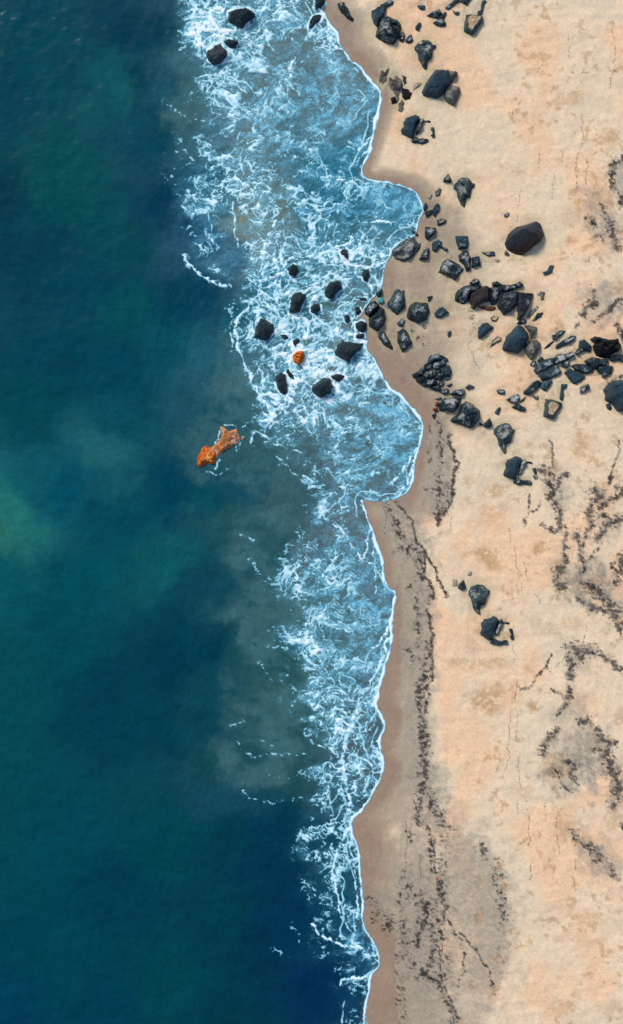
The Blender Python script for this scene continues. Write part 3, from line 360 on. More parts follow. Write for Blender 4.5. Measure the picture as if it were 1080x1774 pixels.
 ('rock','rock','dark rocks scattered over the sand',0.35,'blue','narrow tip of rock up right of the pointed slab',
  [(806.0, 671.8), (812.2, 666.0), (821.8, 670.1), (817.0, 673.7), (809.8, 674.9)]),
 ('rock','rock','dark rocks scattered over the sand',0.3,'rust','small rusty orange block at the left end of the flat topped slab',
  [(749.1, 708.6), (758.1, 705.5), (760.2, 712.2), (754.4, 715.1)]),
 ('rock','rock','dark rocks scattered over the sand',0.25,'dark','thin dark flake at the upper left of the flat topped slab',
  [(754.4, 690.6), (765.3, 688.1), (764.8, 691.5), (755.6, 693.0)]),
 ('rock','rock','dark rocks scattered over the sand',0.3,'rust','reddish dark lump above the small rusty orange block',
  [(754.9, 697.8), (760.7, 695.8), (760.7, 703.1), (754.0, 703.6)]),
 ('rock','rock','dark rocks scattered over the sand',0.2,'dark','dark splinter below the small rusty orange block',
  [(748.4, 719.4), (754.4, 715.1), (755.9, 718.2), (752.0, 726.2)]),
 ('rock','rock','dark rocks scattered over the sand',0.5,'dark','dark triangular rock between the white crowned boulder and the skull shaped rock',
  [(838.7, 733.9), (848.3, 724.3), (851.9, 732.7), (852.7, 738.7), (843.5, 741.1), (837.5, 738.7)]),
 ('rock','rock','dark rocks scattered over the sand',0.2,'dark','thin dark stone joining the crowned boulder to the dark triangle',
  [(830.3, 732.7), (836.8, 734.6), (836.3, 738.2), (831.0, 736.8)]),
 ('rock','rock','dark rocks scattered over the sand',0.3,'blue','small oblong stone alone on the sand left of the diagonal bar rock',
  [(859.9, 677.3), (864.0, 673.7), (874.8, 677.3), (873.6, 683.3), (862.8, 682.9)]),
 ('rock','rock','dark rocks scattered over the sand',0.3,'blue','small upright stone right of the mid height white crowned boulder',
  [(856.8, 715.8), (860.4, 709.8), (864.0, 705.5), (867.1, 706.2), (865.2, 713.4), (862.8, 719.0), (858.0, 717.5)]),
 ('rock','rock','dark rocks scattered over the sand',0.4,'crust','speckled leaf shaped rock at the lower end of the diagonal bar rock',
  [(877.2, 693.0), (885.6, 686.9), (897.7, 683.3), (901.3, 690.6), (894.1, 699.0), (884.4, 697.8)]),
 ('rock','rock','dark rocks scattered over the sand',0.35,'dark','dark forked rock below the lower speckled leaf shaped rock',
  [(886.8, 706.2), (894.1, 700.7), (898.9, 699.5), (903.7, 704.5), (909.7, 706.2), (910.4, 711.0), (906.1, 712.7), (896.5, 711.0)]),
 ('rock','rock','dark rocks scattered over the sand',0.2,'blue','thin stone stick right of the lower speckled leaf shaped rock',
  [(899.4, 697.3), (908.5, 688.1), (912.8, 686.9), (909.0, 691.8), (901.8, 698.7)]),
 ('rock','rock','dark rocks scattered over the sand',0.2,'blue','tiny hooked stone below the diagonal bar rock',
  [(920.1, 684.5), (924.2, 686.9), (931.4, 686.5), (933.3, 689.4), (930.2, 694.2), (925.4, 691.0)]),
 ('rock','rock','dark rocks scattered over the sand',0.3,'blue','upright bar of rock above the lower square rock with ochre sand',
  [(968.7, 693.4), (972.3, 666.5), (981.5, 666.5), (980.7, 671.3), (975.9, 674.9), (973.5, 695.8)]),
 ('rock','rock','dark rocks scattered over the sand',0.7,'sandtop','square dark rock with ochre sand on top, below the long ledge',
  [(944.1, 691.5), (957.9, 693.4), (974.0, 697.8), (973.5, 705.0), (961.5, 719.4), (957.9, 727.9), (941.0, 721.4)]),
 ('rock','rock','dark rocks scattered over the sand',0.4,'dark','dark spearhead rock, topmost of the three slivers left of the black rock',
  [(955.1, 581.1), (961.1, 580.0), (968.9, 573.3), (979.6, 574.4), (971.1, 582.2), (961.1, 590.0), (956.7, 588.9)]),
 ('rock','rock','dark rocks scattered over the sand',0.2,'dark','thin splinter below the spearhead rock',
  [(941.8, 604.9), (948.9, 596.7), (957.8, 591.1), (958.9, 592.2), (950.0, 602.2)]),
 ('rock','rock','dark rocks scattered over the sand',0.4,'dark','long dark sliver reaching towards the black rock',
  [(958.2, 606.2), (964.4, 597.8), (977.8, 588.9), (991.1, 581.8), (998.9, 582.7), (993.3, 590.0), (980.0, 597.8), (965.6, 604.4)]),
 ('boulder','boulder','dark rocks scattered over the sand',1.3,'black','jet black ragged rock near the right edge',
  [(1024.4, 601.1), (1028.9, 595.1), (1035.6, 591.1), (1040.0, 587.6), (1053.3, 588.9), (1068.9, 587.8), (1074.4, 600.0), (1071.1, 610.0), (1062.2, 613.3), (1053.3, 621.3), (1040.0, 620.4), (1031.1, 617.8)]),
 ('rock','rock','dark rocks scattered over the sand',0.5,'crust','speckled rock at the upper left of the jet black rock',
  [(1021.1, 588.9), (1028.9, 583.3), (1041.1, 586.7), (1037.8, 590.2), (1029.3, 594.2), (1024.4, 593.3)]),
 ('rock','rock','dark rocks scattered over the sand',0.4,'crust','small oval rock below the right hand ledge',
  [(1003.3, 673.3), (1008.9, 668.4), (1017.8, 666.2), (1020.4, 673.3), (1011.1, 680.0), (1004.4, 682.7)]),
 ('boulder','boulder','dark rocks scattered over the sand',1.5,'navy','big blue boulder cut by the right edge',
  [(1044.4, 676.7), (1053.3, 664.4), (1071.1, 657.8), (1082.2, 658.9), (1091.1, 675.6), (1086.7, 702.2), (1077.8, 713.3), (1066.7, 714.4), (1058.9, 700.0), (1046.7, 693.3)]),
 ('rock','rock','dark rocks scattered over the sand',0.4,'navy','small chip at the lower left foot of the blue boulder on the right edge',
  [(1047.8, 701.1), (1055.6, 699.3), (1058.2, 706.7), (1056.7, 714.4), (1050.0, 708.9)]),
 ('rock','rock','dark rocks scattered over the sand',0.3,'dark','small dark triangle at the left tip of the long ledge',
  [(931.1, 624.4), (934.4, 617.3), (940.0, 620.4), (939.1, 623.6), (930.7, 627.6)]),
 ('rock','rock','dark rocks scattered over the sand',0.25,'dark','small dark stone below the grey brown boulder',
  [(917.8, 631.1), (922.2, 626.0), (928.4, 626.7), (928.0, 630.0), (922.2, 636.7), (918.2, 634.4)]),
 ('rock','rock','dark rocks scattered over the sand',0.2,'sandtop','small teardrop stone with a sandy middle under the shattered outcrop',
  [(849.4, 552.0), (854.1, 548.8), (864.2, 549.8), (858.8, 557.6), (851.6, 557.6)]),
]
OUTCROPS = [
 ('rock_outcrop','outcrop','shattered outcrop of dark tilted slabs on dry sand left of the small bent stone','slab',[
  (0.8,'dark',[(789.6, 513.6), (794.3, 505.7), (806.9, 497.8), (816.3, 496.2), (825.8, 492.1), (833.6, 497.8), (825.8, 504.1), (813.2, 510.4), (810.3, 521.4), (800.6, 527.7), (790.5, 521.4)]),
  (0.5,'dark',[(814.7, 490.9), (822.6, 484.3), (829.5, 486.8), (828.9, 491.5), (817.0, 495.3)]),
  (0.9,'brownslab',[(812.5, 511.0), (832.7, 500.0), (841.5, 496.2), (846.2, 499.4), (846.9, 523.0), (835.2, 524.6), (819.5, 535.6), (812.5, 522.1)]),
  (0.9,'dark',[(848.4, 501.0), (860.4, 497.8), (870.5, 500.0), (865.8, 510.4), (859.8, 526.8), (851.0, 530.9), (849.1, 519.8)]),
  (0.4,'dark',[(853.2, 491.5), (860.4, 489.0), (866.7, 493.1), (866.1, 495.3), (854.1, 496.2)]),
  (0.8,'strata',[(871.4, 507.9), (882.4, 505.4), (895.4, 507.3), (893.8, 529.3), (882.4, 541.9), (871.4, 545.7), (861.3, 530.9)]),
  (0.9,'strata',[(896.6, 507.3), (921.8, 510.4), (920.2, 519.8), (907.6, 548.2), (896.6, 553.9), (895.7, 532.4)]),
  (0.6,'dark',[(867.6, 494.0), (884.0, 496.2), (899.8, 489.0), (906.1, 495.3), (888.7, 503.5), (871.4, 505.7)]),
  (0.25,'rust',[(828.9, 530.6), (844.7, 532.4), (857.3, 531.5), (862.0, 537.2), (851.0, 538.7), (828.9, 535.0)]),
  (0.3,'grey',[(927.2, 504.1), (943.8, 507.3), (942.3, 524.6), (937.5, 529.9), (936.0, 515.1), (928.1, 512.0)]),
  (0.25,'blue',[(912.4, 551.3), (917.1, 541.9), (929.7, 530.9), (932.8, 534.0), (923.4, 543.5), (915.5, 552.9)]),
  (0.3,'dark',[(920.2, 557.6), (929.7, 545.0), (941.6, 541.3), (937.5, 549.8), (924.9, 557.0)]),
 ]),
 ('rock_outcrop','outcrop','fractured dark mound of many blocks above the mid height crowned boulder','block',[
  (0.7,'blue',[(741.4, 625.0), (746.9, 616.7), (759.4, 614.4), (767.2, 617.5), (765.6, 623.1), (751.1, 625.8), (746.9, 630.0)]),
  (0.3,'blue',[(768.3, 618.3), (774.7, 622.2), (775.6, 625.6), (768.9, 625.0)]),
  (0.6,'dark',[(735.8, 633.3), (742.8, 628.3), (746.9, 631.1), (746.1, 639.7), (737.8, 642.2), (735.0, 638.9)]),
  (0.5,'dark',[(728.9, 640.3), (735.3, 636.7), (736.4, 642.8), (728.9, 649.4), (725.3, 647.2)]),
  (0.4,'dark',[(715.6, 650.0), (723.3, 645.0), (727.5, 650.0), (723.3, 653.6), (716.4, 653.3)]),
  (0.7,'blue',[(748.9, 632.5), (751.7, 628.3), (765.0, 626.9), (772.8, 628.3), (770.0, 633.3), (760.8, 638.3), (754.4, 641.1), (750.3, 637.5)]),
  (0.6,'crust',[(737.8, 645.0), (746.4, 642.5), (751.7, 651.4), (748.3, 655.0), (738.6, 656.4), (735.0, 651.4)]),
  (0.7,'crust',[(754.4, 643.6), (761.7, 639.7), (765.6, 644.4), (769.4, 652.8), (762.2, 657.8), (755.8, 656.4), (753.3, 651.4)]),
  (0.5,'blue',[(771.1, 635.3), (777.5, 633.3), (782.2, 644.4), (778.9, 650.0), (770.6, 651.7), (767.8, 644.4)]),
  (0.4,'dark',[(722.5, 654.7), (732.5, 651.9), (735.0, 657.8), (728.9, 663.1), (722.8, 660.6)]),
  (0.6,'dark',[(739.2, 658.9), (748.3, 656.7), (756.1, 660.3), (753.3, 666.1), (744.2, 669.4), (738.1, 666.7)]),
  (0.3,'dark',[(729.4, 664.4), (735.3, 660.3), (736.7, 666.7), (734.4, 668.9)]),
  (0.4,'dark',[(748.3, 670.0), (758.9, 667.2), (762.8, 673.6), (760.8, 676.4), (751.1, 674.4)]),
  (0.3,'blue',[(762.8, 660.3), (767.8, 658.3), (769.2, 663.9), (763.6, 668.9), (760.0, 666.1)]),
  (0.35,'blue',[(764.2, 678.3), (771.9, 674.2), (776.7, 675.6), (775.6, 681.1), (767.8, 681.9)]),
  (0.2,'blue',[(771.9, 655.6), (778.9, 652.8), (779.4, 655.6), (773.3, 658.3)]),
  (0.15,'dark',[(774.7, 668.1), (782.5, 665.8), (783.1, 667.2), (778.3, 670.0)]),
 ]),
 ('rock_ledge','ledge','long broken ledge running down left from the jet black rock','slab',[
  (0.6,'crust',[(994.9, 613.3), (1000.0, 604.4), (1003.3, 591.1), (1011.1, 588.9), (1023.6, 601.1), (1020.7, 611.1), (1010.0, 610.0), (996.9, 616.0)]),
  (0.6,'crust',[(957.8, 622.2), (964.4, 616.0), (982.2, 612.7), (991.1, 611.6), (993.8, 616.4), (986.7, 621.8), (973.3, 626.2), (961.1, 632.4)]),
  (0.6,'blue',[(925.6, 643.3), (931.1, 632.2), (940.0, 624.9), (956.0, 621.8), (959.1, 633.3), (942.2, 641.8), (928.9, 647.8)]),
  (0.5,'blue',[(974.2, 628.2), (984.0, 624.9), (984.9, 631.1), (981.1, 637.8), (972.9, 635.6)]),
  (0.5,'blue',[(932.7, 652.2), (944.4, 646.0), (964.4, 637.3), (971.1, 645.6), (955.6, 654.9), (937.8, 658.4)]),
  (0.45,'blue',[(938.2, 662.7), (945.6, 659.6), (955.1, 661.1), (948.9, 671.1), (944.4, 676.7), (935.6, 671.1)]),
  (0.4,'crust',[(907.8, 681.1), (916.7, 671.1), (928.9, 660.4), (935.1, 661.8), (933.3, 668.9), (924.4, 676.7), (916.7, 683.3), (910.0, 683.3)]),
 ]),
 ('rock_ledge','ledge','shorter speckled ledge below the jet black rock reaching the right edge','slab',[
  (0.6,'crust',[(1012.2, 626.7), (1024.4, 621.6), (1040.0, 623.8), (1050.7, 623.8), (1047.1, 632.9), (1035.6, 634.4), (1031.1, 638.9), (1024.4, 638.7), (1016.7, 633.3)]),
  (0.5,'crust',[(988.4, 635.6), (995.6, 633.3), (1014.4, 633.8), (1025.8, 639.6), (1025.8, 644.9), (1013.3, 647.1), (1004.4, 645.6), (995.6, 642.2)]),
  (0.4,'blue',[(977.8, 646.7), (987.1, 639.6), (994.9, 645.6), (1011.1, 652.7), (1004.4, 661.1), (993.3, 664.9), (984.4, 655.6)]),
  (0.5,'crust',[(1032.7, 643.3), (1036.0, 636.0), (1058.9, 636.7), (1057.8, 646.7), (1043.3, 654.9), (1040.0, 647.8)]),
  (0.5,'crust',[(1053.8, 621.8), (1062.2, 617.1), (1084.4, 615.1), (1086.7, 633.3), (1071.1, 624.9), (1055.6, 626.2)]),
 ]),
 ('brushy_outcrop','outcrop','low ragged grey outcrop fringed with black weed near the upper foam edge','rock_piece',[
  (0.2,'weedgrey',[(670.4, 109.6), (679.3, 111.1), (674.8, 118.5), (671.9, 127.4), (670.4, 139.3), (658.5, 151.1), (657.0, 136.3), (660.0, 124.4), (663.0, 112.6)]),
  (0.3,'weedgrey',[(674.8, 134.8), (688.1, 130.4), (697.0, 139.3), (698.5, 149.6), (695.6, 165.9), (689.6, 177.8), (685.2, 165.9), (679.3, 154.1), (673.9, 145.2)]),
  (0.35,'black',[(697.0, 152.6), (705.9, 154.1), (715.4, 161.5), (710.4, 171.9), (701.5, 174.8), (697.0, 168.9)]),
  (0.3,'black',[(677.8, 170.4), (685.2, 167.4), (688.1, 177.8), (679.3, 180.7)]),
  (0.25,'weedgrey',[(690.5, 179.3), (696.4, 173.3), (701.5, 177.8), (697.0, 195.6), (691.1, 191.1)]),
  (0.2,'weedgrey',[(697.0, 130.4), (704.4, 133.3), (705.9, 146.7), (701.5, 149.6), (698.5, 139.3)]),
 ]),
 ('orange_reef','reef','long orange reef rock breaking the dark water left of the surf','rock_mass',[
  (0.6,'orange',[(340.8, 800.0), (345.0, 786.7), (350.0, 775.8), (358.3, 771.7), (366.7, 775.8), (373.0, 771.7), (375.0, 780.0), (377.5, 788.3), (373.3, 790.8), (374.2, 800.0), (368.3, 805.8), (358.3, 804.2), (353.3, 809.2), (345.0, 810.0), (340.8, 806.7)]),
  (0.5,'orangepale',[(357.5, 786.7), (360.0, 778.3), (370.0, 770.8), (380.0, 761.7), (383.3, 750.0), (379.2, 740.0), (384.2, 737.5), (391.7, 741.7), (398.3, 746.7), (410.0, 742.5), (412.5, 748.3), (414.2, 756.7), (415.0, 765.0), (408.3, 770.0), (398.3, 775.0), (391.7, 780.0), (381.7, 787.5), (377.5, 793.3), (368.3, 795.0)]),
  (0.1,'rust',[(358.3, 761.7), (366.7, 761.7), (374.2, 767.5), (368.3, 772.0), (360.0, 770.8)]),
 ]),
 ('split_boulder','boulder','dark boulder split by a diagonal crack at the waterline','boulder_half',[
  (0.9,'dark',[(632.6, 536.3), (638.5, 525.9), (650.4, 521.5), (657.2, 527.4), (654.8, 535.7), (640.0, 549.0), (632.6, 543.7)]),
  (1.1,'dark',[(639.4, 551.7), (655.4, 538.4), (658.4, 531.0), (665.2, 536.3), (667.6, 551.1), (665.2, 563.0), (654.8, 573.3), (640.0, 565.9)]),
 ]),
]


# ------------------------------------------------------------------ helpers
def P2(u, v): return (u-540)*PX, (887-v)*PX
def mat(name, rough=.8):
    m = bpy.data.materials.new(name); m.use_nodes = True; nt = m.node_tree
    b = nt.nodes['Principled BSDF']; b.inputs['Roughness'].default_value = rough
    return m, nt, b
def N(nt, t, **k):
    n = nt.nodes.new(t)
    for a, v in k.items():
        if a.startswith('i_'): n.inputs[a[2:].replace('_', ' ')].default_value = v
        else: setattr(n, a, v)
    return n
def noise(nt, scale, detail=4, rough=.6, dist=0, vec=None):
    n = N(nt, 'ShaderNodeTexNoise'); n.inputs['Scale'].default_value = scale; n.inputs['Detail'].default_value = detail
    n.inputs['Roughness'].default_value = rough; n.inputs['Distortion'].default_value = dist
    if vec is not None: nt.links.new(vec, n.inputs['Vector'])
    return n.outputs['Fac']
def ramp(nt, fac, stops):
    r = N(nt, 'ShaderNodeValToRGB'); e = r.color_ramp.elements
    while len(e) < len(stops): e.new(.5)
    for el, (p, c) in zip(e, stops):
        el.position = p; el.color = (*c, 1) if hasattr(c, '__len__') else (c, c, c, 1)
    nt.links.new(fac, r.inputs[0]); return r.outputs[0]
def mixc(nt, fac, a, b, mode='MIX'):
    m = N(nt, 'ShaderNodeMix', data_type='RGBA', blend_type=mode)
    for s, v in ((0, fac), (6, a), (7, b)):
        if hasattr(v, 'links') or hasattr(v, 'is_linked'): nt.links.new(v, m.inputs[s])
        else: m.inputs[s].default_value = v if s == 0 else (*v, 1)
    return m.outputs[2]
def mth(nt, op, a, b=None):
    m = N(nt, 'ShaderNodeMath', operation=op)
    for i, v in enumerate((a, b)):
        if v is None: continue
        if hasattr(v, 'is_linked'): nt.links.new(v, m.inputs[i])
        else: m.inputs[i].default_value = v
    return m.outputs[0]
def bump(nt, b, h, strength=.5, dist=.05, normal=None):
    n = N(nt, 'ShaderNodeBump'); n.inputs['Strength'].default_value = strength; n.inputs['Distance'].default_value = dist
    nt.links.new(h, n.inputs['Height'])
    if normal is not None: nt.links.new(normal, n.inputs['Normal'])
    nt.links.new(n.outputs[0], b.inputs['Normal']); return n.outputs[0]
def attr(nt, name, out='Fac'):
    a = N(nt, 'ShaderNodeAttribute', attribute_name=name); return a.outputs[out]
def grid_mesh(name, X, Y, Z, keep, attrs, smooth=True):
    """X, Y, Z: 2-D arrays; keep: 2-D bool per face; attrs: name -> (H,W) float or (H,W,3) colour"""
    H, W = Z.shape
    idx = np.arange(H*W).reshape(H, W)
    q = np.stack([idx[:-1, :-1], idx[1:, :-1], idx[1:, 1:], idx[:-1, 1:]], -1)[keep]
    used = np.zeros(H*W, bool); used[q.ravel()] = True
    remap = np.cumsum(used)-1; q = remap[q]
    co = np.stack([X.ravel()[used], Y.ravel()[used], Z.ravel()[used]], -1).astype(np.float32)
    me = bpy.data.meshes.new(name); nf = len(q)
    me.vertices.add(len(co)); me.vertices.foreach_set('co', co.ravel())
    me.loops.add(nf*4); me.loops.foreach_set('vertex_index', q.ravel().astype(np.int32))
    me.polygons.add(nf); me.polygons.foreach_set('loop_start', np.arange(0, nf*4, 4, dtype=np.int32))
    me.polygons.foreach_set('loop_total', np.full(nf, 4, np.int32))
    me.polygons.foreach_set('use_smooth', np.full(nf, smooth))
    me.update(calc_edges=True)
    for k, a in attrs.items():
        if a.ndim == 3:
            at = me.attributes.new(k, 'FLOAT_COLOR', 'POINT'); c = np.ones((len(co), 4), np.float32); c[:, :3] = a.reshape(-1, 3)[used]
            at.data.foreach_set('color', c.ravel())
        else:
            at = me.attributes.new(k, 'FLOAT', 'POINT'); at.data.foreach_set('value', a.ravel()[used].astype(np.float32))
    return me
def link(name, me, material, parent=None, loc=(0, 0, 0), **props):
    o = bpy.data.objects.new(name, me); scene.collection.objects.link(o); o.location = loc
    if me is not None and material is not None and not me.materials: me.materials.append(material)
    if parent: o.parent = parent
    for k, v in props.items(): o[k] = v
    return o
def axis(lo, hi, step, far):
    a = list(np.arange(lo, hi+step, step)); s = step; x = a[-1]; r = []
    while x < far: s *= 1.13; x += s; r.append(x)
    s = step; x = lo; l = []
    while x > -far: s *= 1.13; x -= s; l.append(x)
    return np.array(l[::-1]+a+r, np.float32)
def shepard(x, y, A, p0=22, power=2.2):
    w0 = np.zeros(x.shape, np.float32); acc = [np.zeros(x.shape, np.float32) for _ in range(A.shape[1]-2)]
    for row in A:
        w = 1/((x-row[0])**2+(y-row[1])**2+p0*p0)**power*1e8
        w0 += w
        for i, v in enumerate(row[2:]): acc[i] += w*v
    return [a/w0 for a in acc]
def coarse(fn, xs, ys, step=4.0):
    """evaluate a smooth field on a coarse grid over the frame and resample it"""
    cx = np.arange(-120, 1200+step, step, dtype=np.float32); cy = np.arange(-120, 1900+step, step, dtype=np.float32)
    GX, GY = np.meshgrid(cx, cy); F = fn(GX, GY)
    def res(f, X, Y):
        fx = np.clip((X-cx[0])/step, 0, len(cx)-1.001); fy = np.clip((Y-cy[0])/step, 0, len(cy)-1.001)
        i = fx.astype(int); j = fy.astype(int); a = (fx-i).astype(np.float32); b = (fy-j).astype(np.float32)
        return (f[j, i]*(1-a)+f[j, i+1]*a)*(1-b)+(f[j+1, i]*(1-a)+f[j+1, i+1]*a)*b
    return F, res

shore_s = smooth_line(SHORE, 2)
far_n = [(546-60*math.sin(k*.55)-k*1.5, -k*45-20-k*k*12) for k in range(60, 0, -1)]
far_s = [(633+60*math.sin(k*.55)+k*1.5, 1794+k*45+k*k*12) for k in range(1, 61)]
SH = far_n+shore_s+far_s
LAND = SH+[(60000, far_s[-1][1]), (60000, far_n[0][1])]
def shore_sd(x, y):
    d = seg_dist(x, y, SH); return np.where(inside(x, y, LAND), d, -d)      # positive inland, survey units
SDC, RES = coarse(shore_sd, None, None)
def sdist(X, Y):
    d = RES(SDC, X, Y)
    out = (X < -110) | (X > 1190) | (Y < -110) | (Y > 1890)
    if out.any(): d = d.copy(); d[out] = shore_sd(X[out], Y[out])
    wob = (fbm(X/22, Y/22, 4, 5)-.5)*7*np.exp(-np.abs(d)/25)
    return d+wob
def zsand(sd): return np.where(sd > 0, np.minimum(sd*PX*.028, 12), np.maximum(sd*PX*.09, -6))

# ------------------------------------------------------------------ sand
xs = axis(540, 1100, 1.7, 50000); xs = np.concatenate([np.linspace(-40000, 400, 12), xs[xs > 410]]).astype(np.float32)
ys = axis(-60, 1834, 1.8, 50000)
X, Y = np.meshgrid(xs, ys)
sd = sdist(X, Y)
def blobs(X, Y, L, seed, edge=.5):
    r = np.zeros(X.shape, np.float32); n = (fbm(X/16, Y/16, 5, seed)-.5)*1.7
    for (u, v, a, b, rot, s) in L:
        ca, sa = math.cos(math.radians(rot)), math.sin(math.radians(rot)); dx = X-u; dy = Y-v
        q = np.sqrt(((dx*ca+dy*sa)/a)**2+((-dx*sa+dy*ca)/b)**2)
        r = np.maximum(r, s*sst(1+edge, 1-edge, q+n))
    return r
reach = np.interp(Y, [0, 150, 250, 330, 450, 600, 700, 800, 900, 1000, 1100, 1300, 1450, 1600, 1774], [60, 38, 20, 35, 130, 150, 90, 50, 60, 60, 70, 75, 95, 120, 150]).astype(np.float32)
nn = fbm(X/40, Y/40, 5, 11)
wet = sst(1.15, .55, sd/reach+(nn-.5)*.7)*(sd > -20)
grey = blobs(X, Y, GREY, 21, .45); brown = blobs(X, Y, BROWN, 33, .6)
brown = np.maximum(brown*sst(.35, .6, fbm(X/5, Y/5, 4, 44)+.12)*1.15, .7*sst(.60, .70, fbm(X/11, Y/11, 4, 45, .6))*sst(.45, .6, fbm(X/50, Y/50, 3, 46))*sst(100, 180, sd))
tone = fbm(X/70, Y/90, 4, 51); t2 = fbm(X/9, Y/9, 5, 52)
c_dry = srgb((238, 209, 172)); c_pink = srgb((243, 201, 160)); c_pale = srgb((232, 208, 174))
col = c_dry[None, None]+(c_pink-c_dry)*sst(.48, .68, tone)[..., None]
col = col+(c_pale-col)*sst(.5, .3, tone)[..., None]
wetc = srgb((160, 133, 110)); wetg = srgb((180, 160, 132))
wmix = wetc+(wetg-wetc)*sst(.15, .6, sd/reach+(fbm(X/50, Y/50, 3, 61)-.5)*.6)[..., None]
col = col*(1-wet[..., None])+wmix*wet[..., None]
gcol = srgb((158, 149, 132)); g = (grey*(.55+.7*sst(.3, .7, t2)))
g = np.clip(g, 0, 1)*.85
col = col*(1-g[..., None])+gcol*g[..., None]
BAND1 = [(745,735),(780,754),(782,777),(790,805),(785,837),(780,865),(772,888),(759,907),(745,880),(738,820),(738,770)]
BAND2 = [(655,866),(686,870),(704,891),(717,909),(721,938),(733,953),(736,979),(735,1000),(754,1021),(751,1036),(736,1054),(746,1073),(750,1100),(748,1158),(740,1194),(738,1231),(742,1300),(748,1370),(782,1435),(752,1447),(755,1509),(767,1549),(769,1593),(764,1647),(762,1691),(778,1727),(802,1790),(690,1790),(682,1640),(688,1530),(694,1400),(696,1250),(694,1120),(694,1020),(680,950),(664,900)]
BAND3 = [(752,1445),(790,1440),(835,1462),(868,1500),(884,1560),(886,1640),(868,1710),(840,1790),(802,1790),(778,1727),(762,1691),(769,1593),(755,1509)]
sx = X+(fbm(X/10, Y/10, 4, 65)-.5)*9; sy = Y+(fbm(X/10, Y/10, 4, 66)-.5)*9
def bandm(P, soft):
    d = seg_dist(sx, sy, P, True); return sst(-soft*.4, soft, np.where(inside(sx, sy, P), d, -d))
bcol = srgb((176, 160, 138))
for P_, so_, st_ in ((BAND1, 3, .75), (BAND2, 4, .7), (BAND3, 14, .6)):
    q_ = (bandm(P_, so_)*st_*(.7+.5*sst(.35, .65, fbm(X/6, Y/5, 4, 67, .6))))[..., None]; col = col*(1-q_)+bcol*q_
bc = srgb((186, 142, 92)); bb = (brown*.75)[..., None]; col = col*(1-bb)+bc*bb
# pale greenish tone and hollows, fading out from the stones
allpoly = [r[6] for r in ROCKS]+[p[2] for o in OUTCROPS for p in o[4]]
halo = np.zeros(X.shape, np.float32)
for p in allpoly:
    a = np.array(p); cu, cv = a.mean(0); rr = max(np.ptp(a[:, 0]), np.ptp(a[:, 1]))*.5
    if cu < 600: continue
    js = slice(*np.searchsorted(ys, (cv-rr*3, cv+rr*3))); is_ = slice(*np.searchsorted(xs, (cu-rr*3, cu+rr*3)))
    x = X[js, is_]; y = Y[js, is_]
    d = seg_dist(x, y, p, True); d = np.where(inside(x, y, p), 0, d)
    halo[js, is_] = np.maximum(halo[js, is_], np.exp(-(d/(3+rr*.28))**1.5)*min(1, rr/14))
hc = srgb((196, 180, 140)); hh = (halo*.6*sst(.25, .65, fbm(X/12, Y/12, 3, 71)+.1))[..., None]
col = col*(1-hh)+hc*hh
# fine dark speckle of weed crumbs in the wrack zones
EDGE_LINES = [(2.6, 1.25, c_) for c_ in CRACKS[:4]]+[(1.6, .8, c_) for c_ in CRACKS[6:9]]
VEINS = [(1.3, .75, c_) for c_ in CRACKS[12:14]+CRACKS[16:18]+CRACKS[22:23]]
def wrack_density(X, Y):
    d = np.zeros(X.shape, np.float32)
    for w, s, pts in WRACK+EDGE_LINES+VEINS:
        if pts[0][0] > 900: s = min(1.1, s*1.25); w = w*1.3
        a = np.array(pts); x0, x1 = np.searchsorted(X[0], (a[:, 0].min()-w*3, a[:, 0].max()+w*3)); y0, y1 = np.searchsorted(Y[:, 0], (a[:, 1].min()-w*3, a[:, 1].max()+w*3))
        if x1 <= x0 or y1 <= y0: continue
        x = X[y0:y1, x0:x1]; y = Y[y0:y1, x0:x1]
        q = seg_dist(x+(fbm(x/14, y/14, 4, 3)-.5)*14, y+(fbm(x/14, y/14, 4, 4)-.5)*14, pts)/(w*1.15)
        d[y0:y1, x0:x1] = np.maximum(d[y0:y1, x0:x1], s*(.50*np.exp(-q*q*.8)+1.1*np.exp(-(q*2.4)**2)))
    return d
wd = wrack_density(X, Y)
def clump(X, Y):
    return fbm(X/4.6+fbm(X/9, Y/9, 2, 505)*2, Y/3.4+fbm(X/9, Y/9, 2, 506)*2, 4, 501, .66)
spk = sst(.655-.20*wd, .70-.20*wd, clump(X, Y))*sst(.02, .2, wd)
sp = (spk*.88)[..., None]; col = col*(1-sp)+srgb((34, 34, 38))*sp
wg = (sst(.05, .5, wd)*(.35+.3*(X > 900))*sst(.3, .6, fbm(X/8, Y/8, 4, 87)))[..., None]; col = col*(1-wg)+srgb((140, 130, 116))*wg
gs = np.maximum(sst(.56, .72, fbm(X/5, Y/3, 3, 88, .7)), sst(.6, .7, fbm((X+Y)/16, (X-Y)/4, 4, 89, .6)))*grey*.4; col = col*(1-gs[..., None])+srgb((88, 84, 80))*gs[..., None]
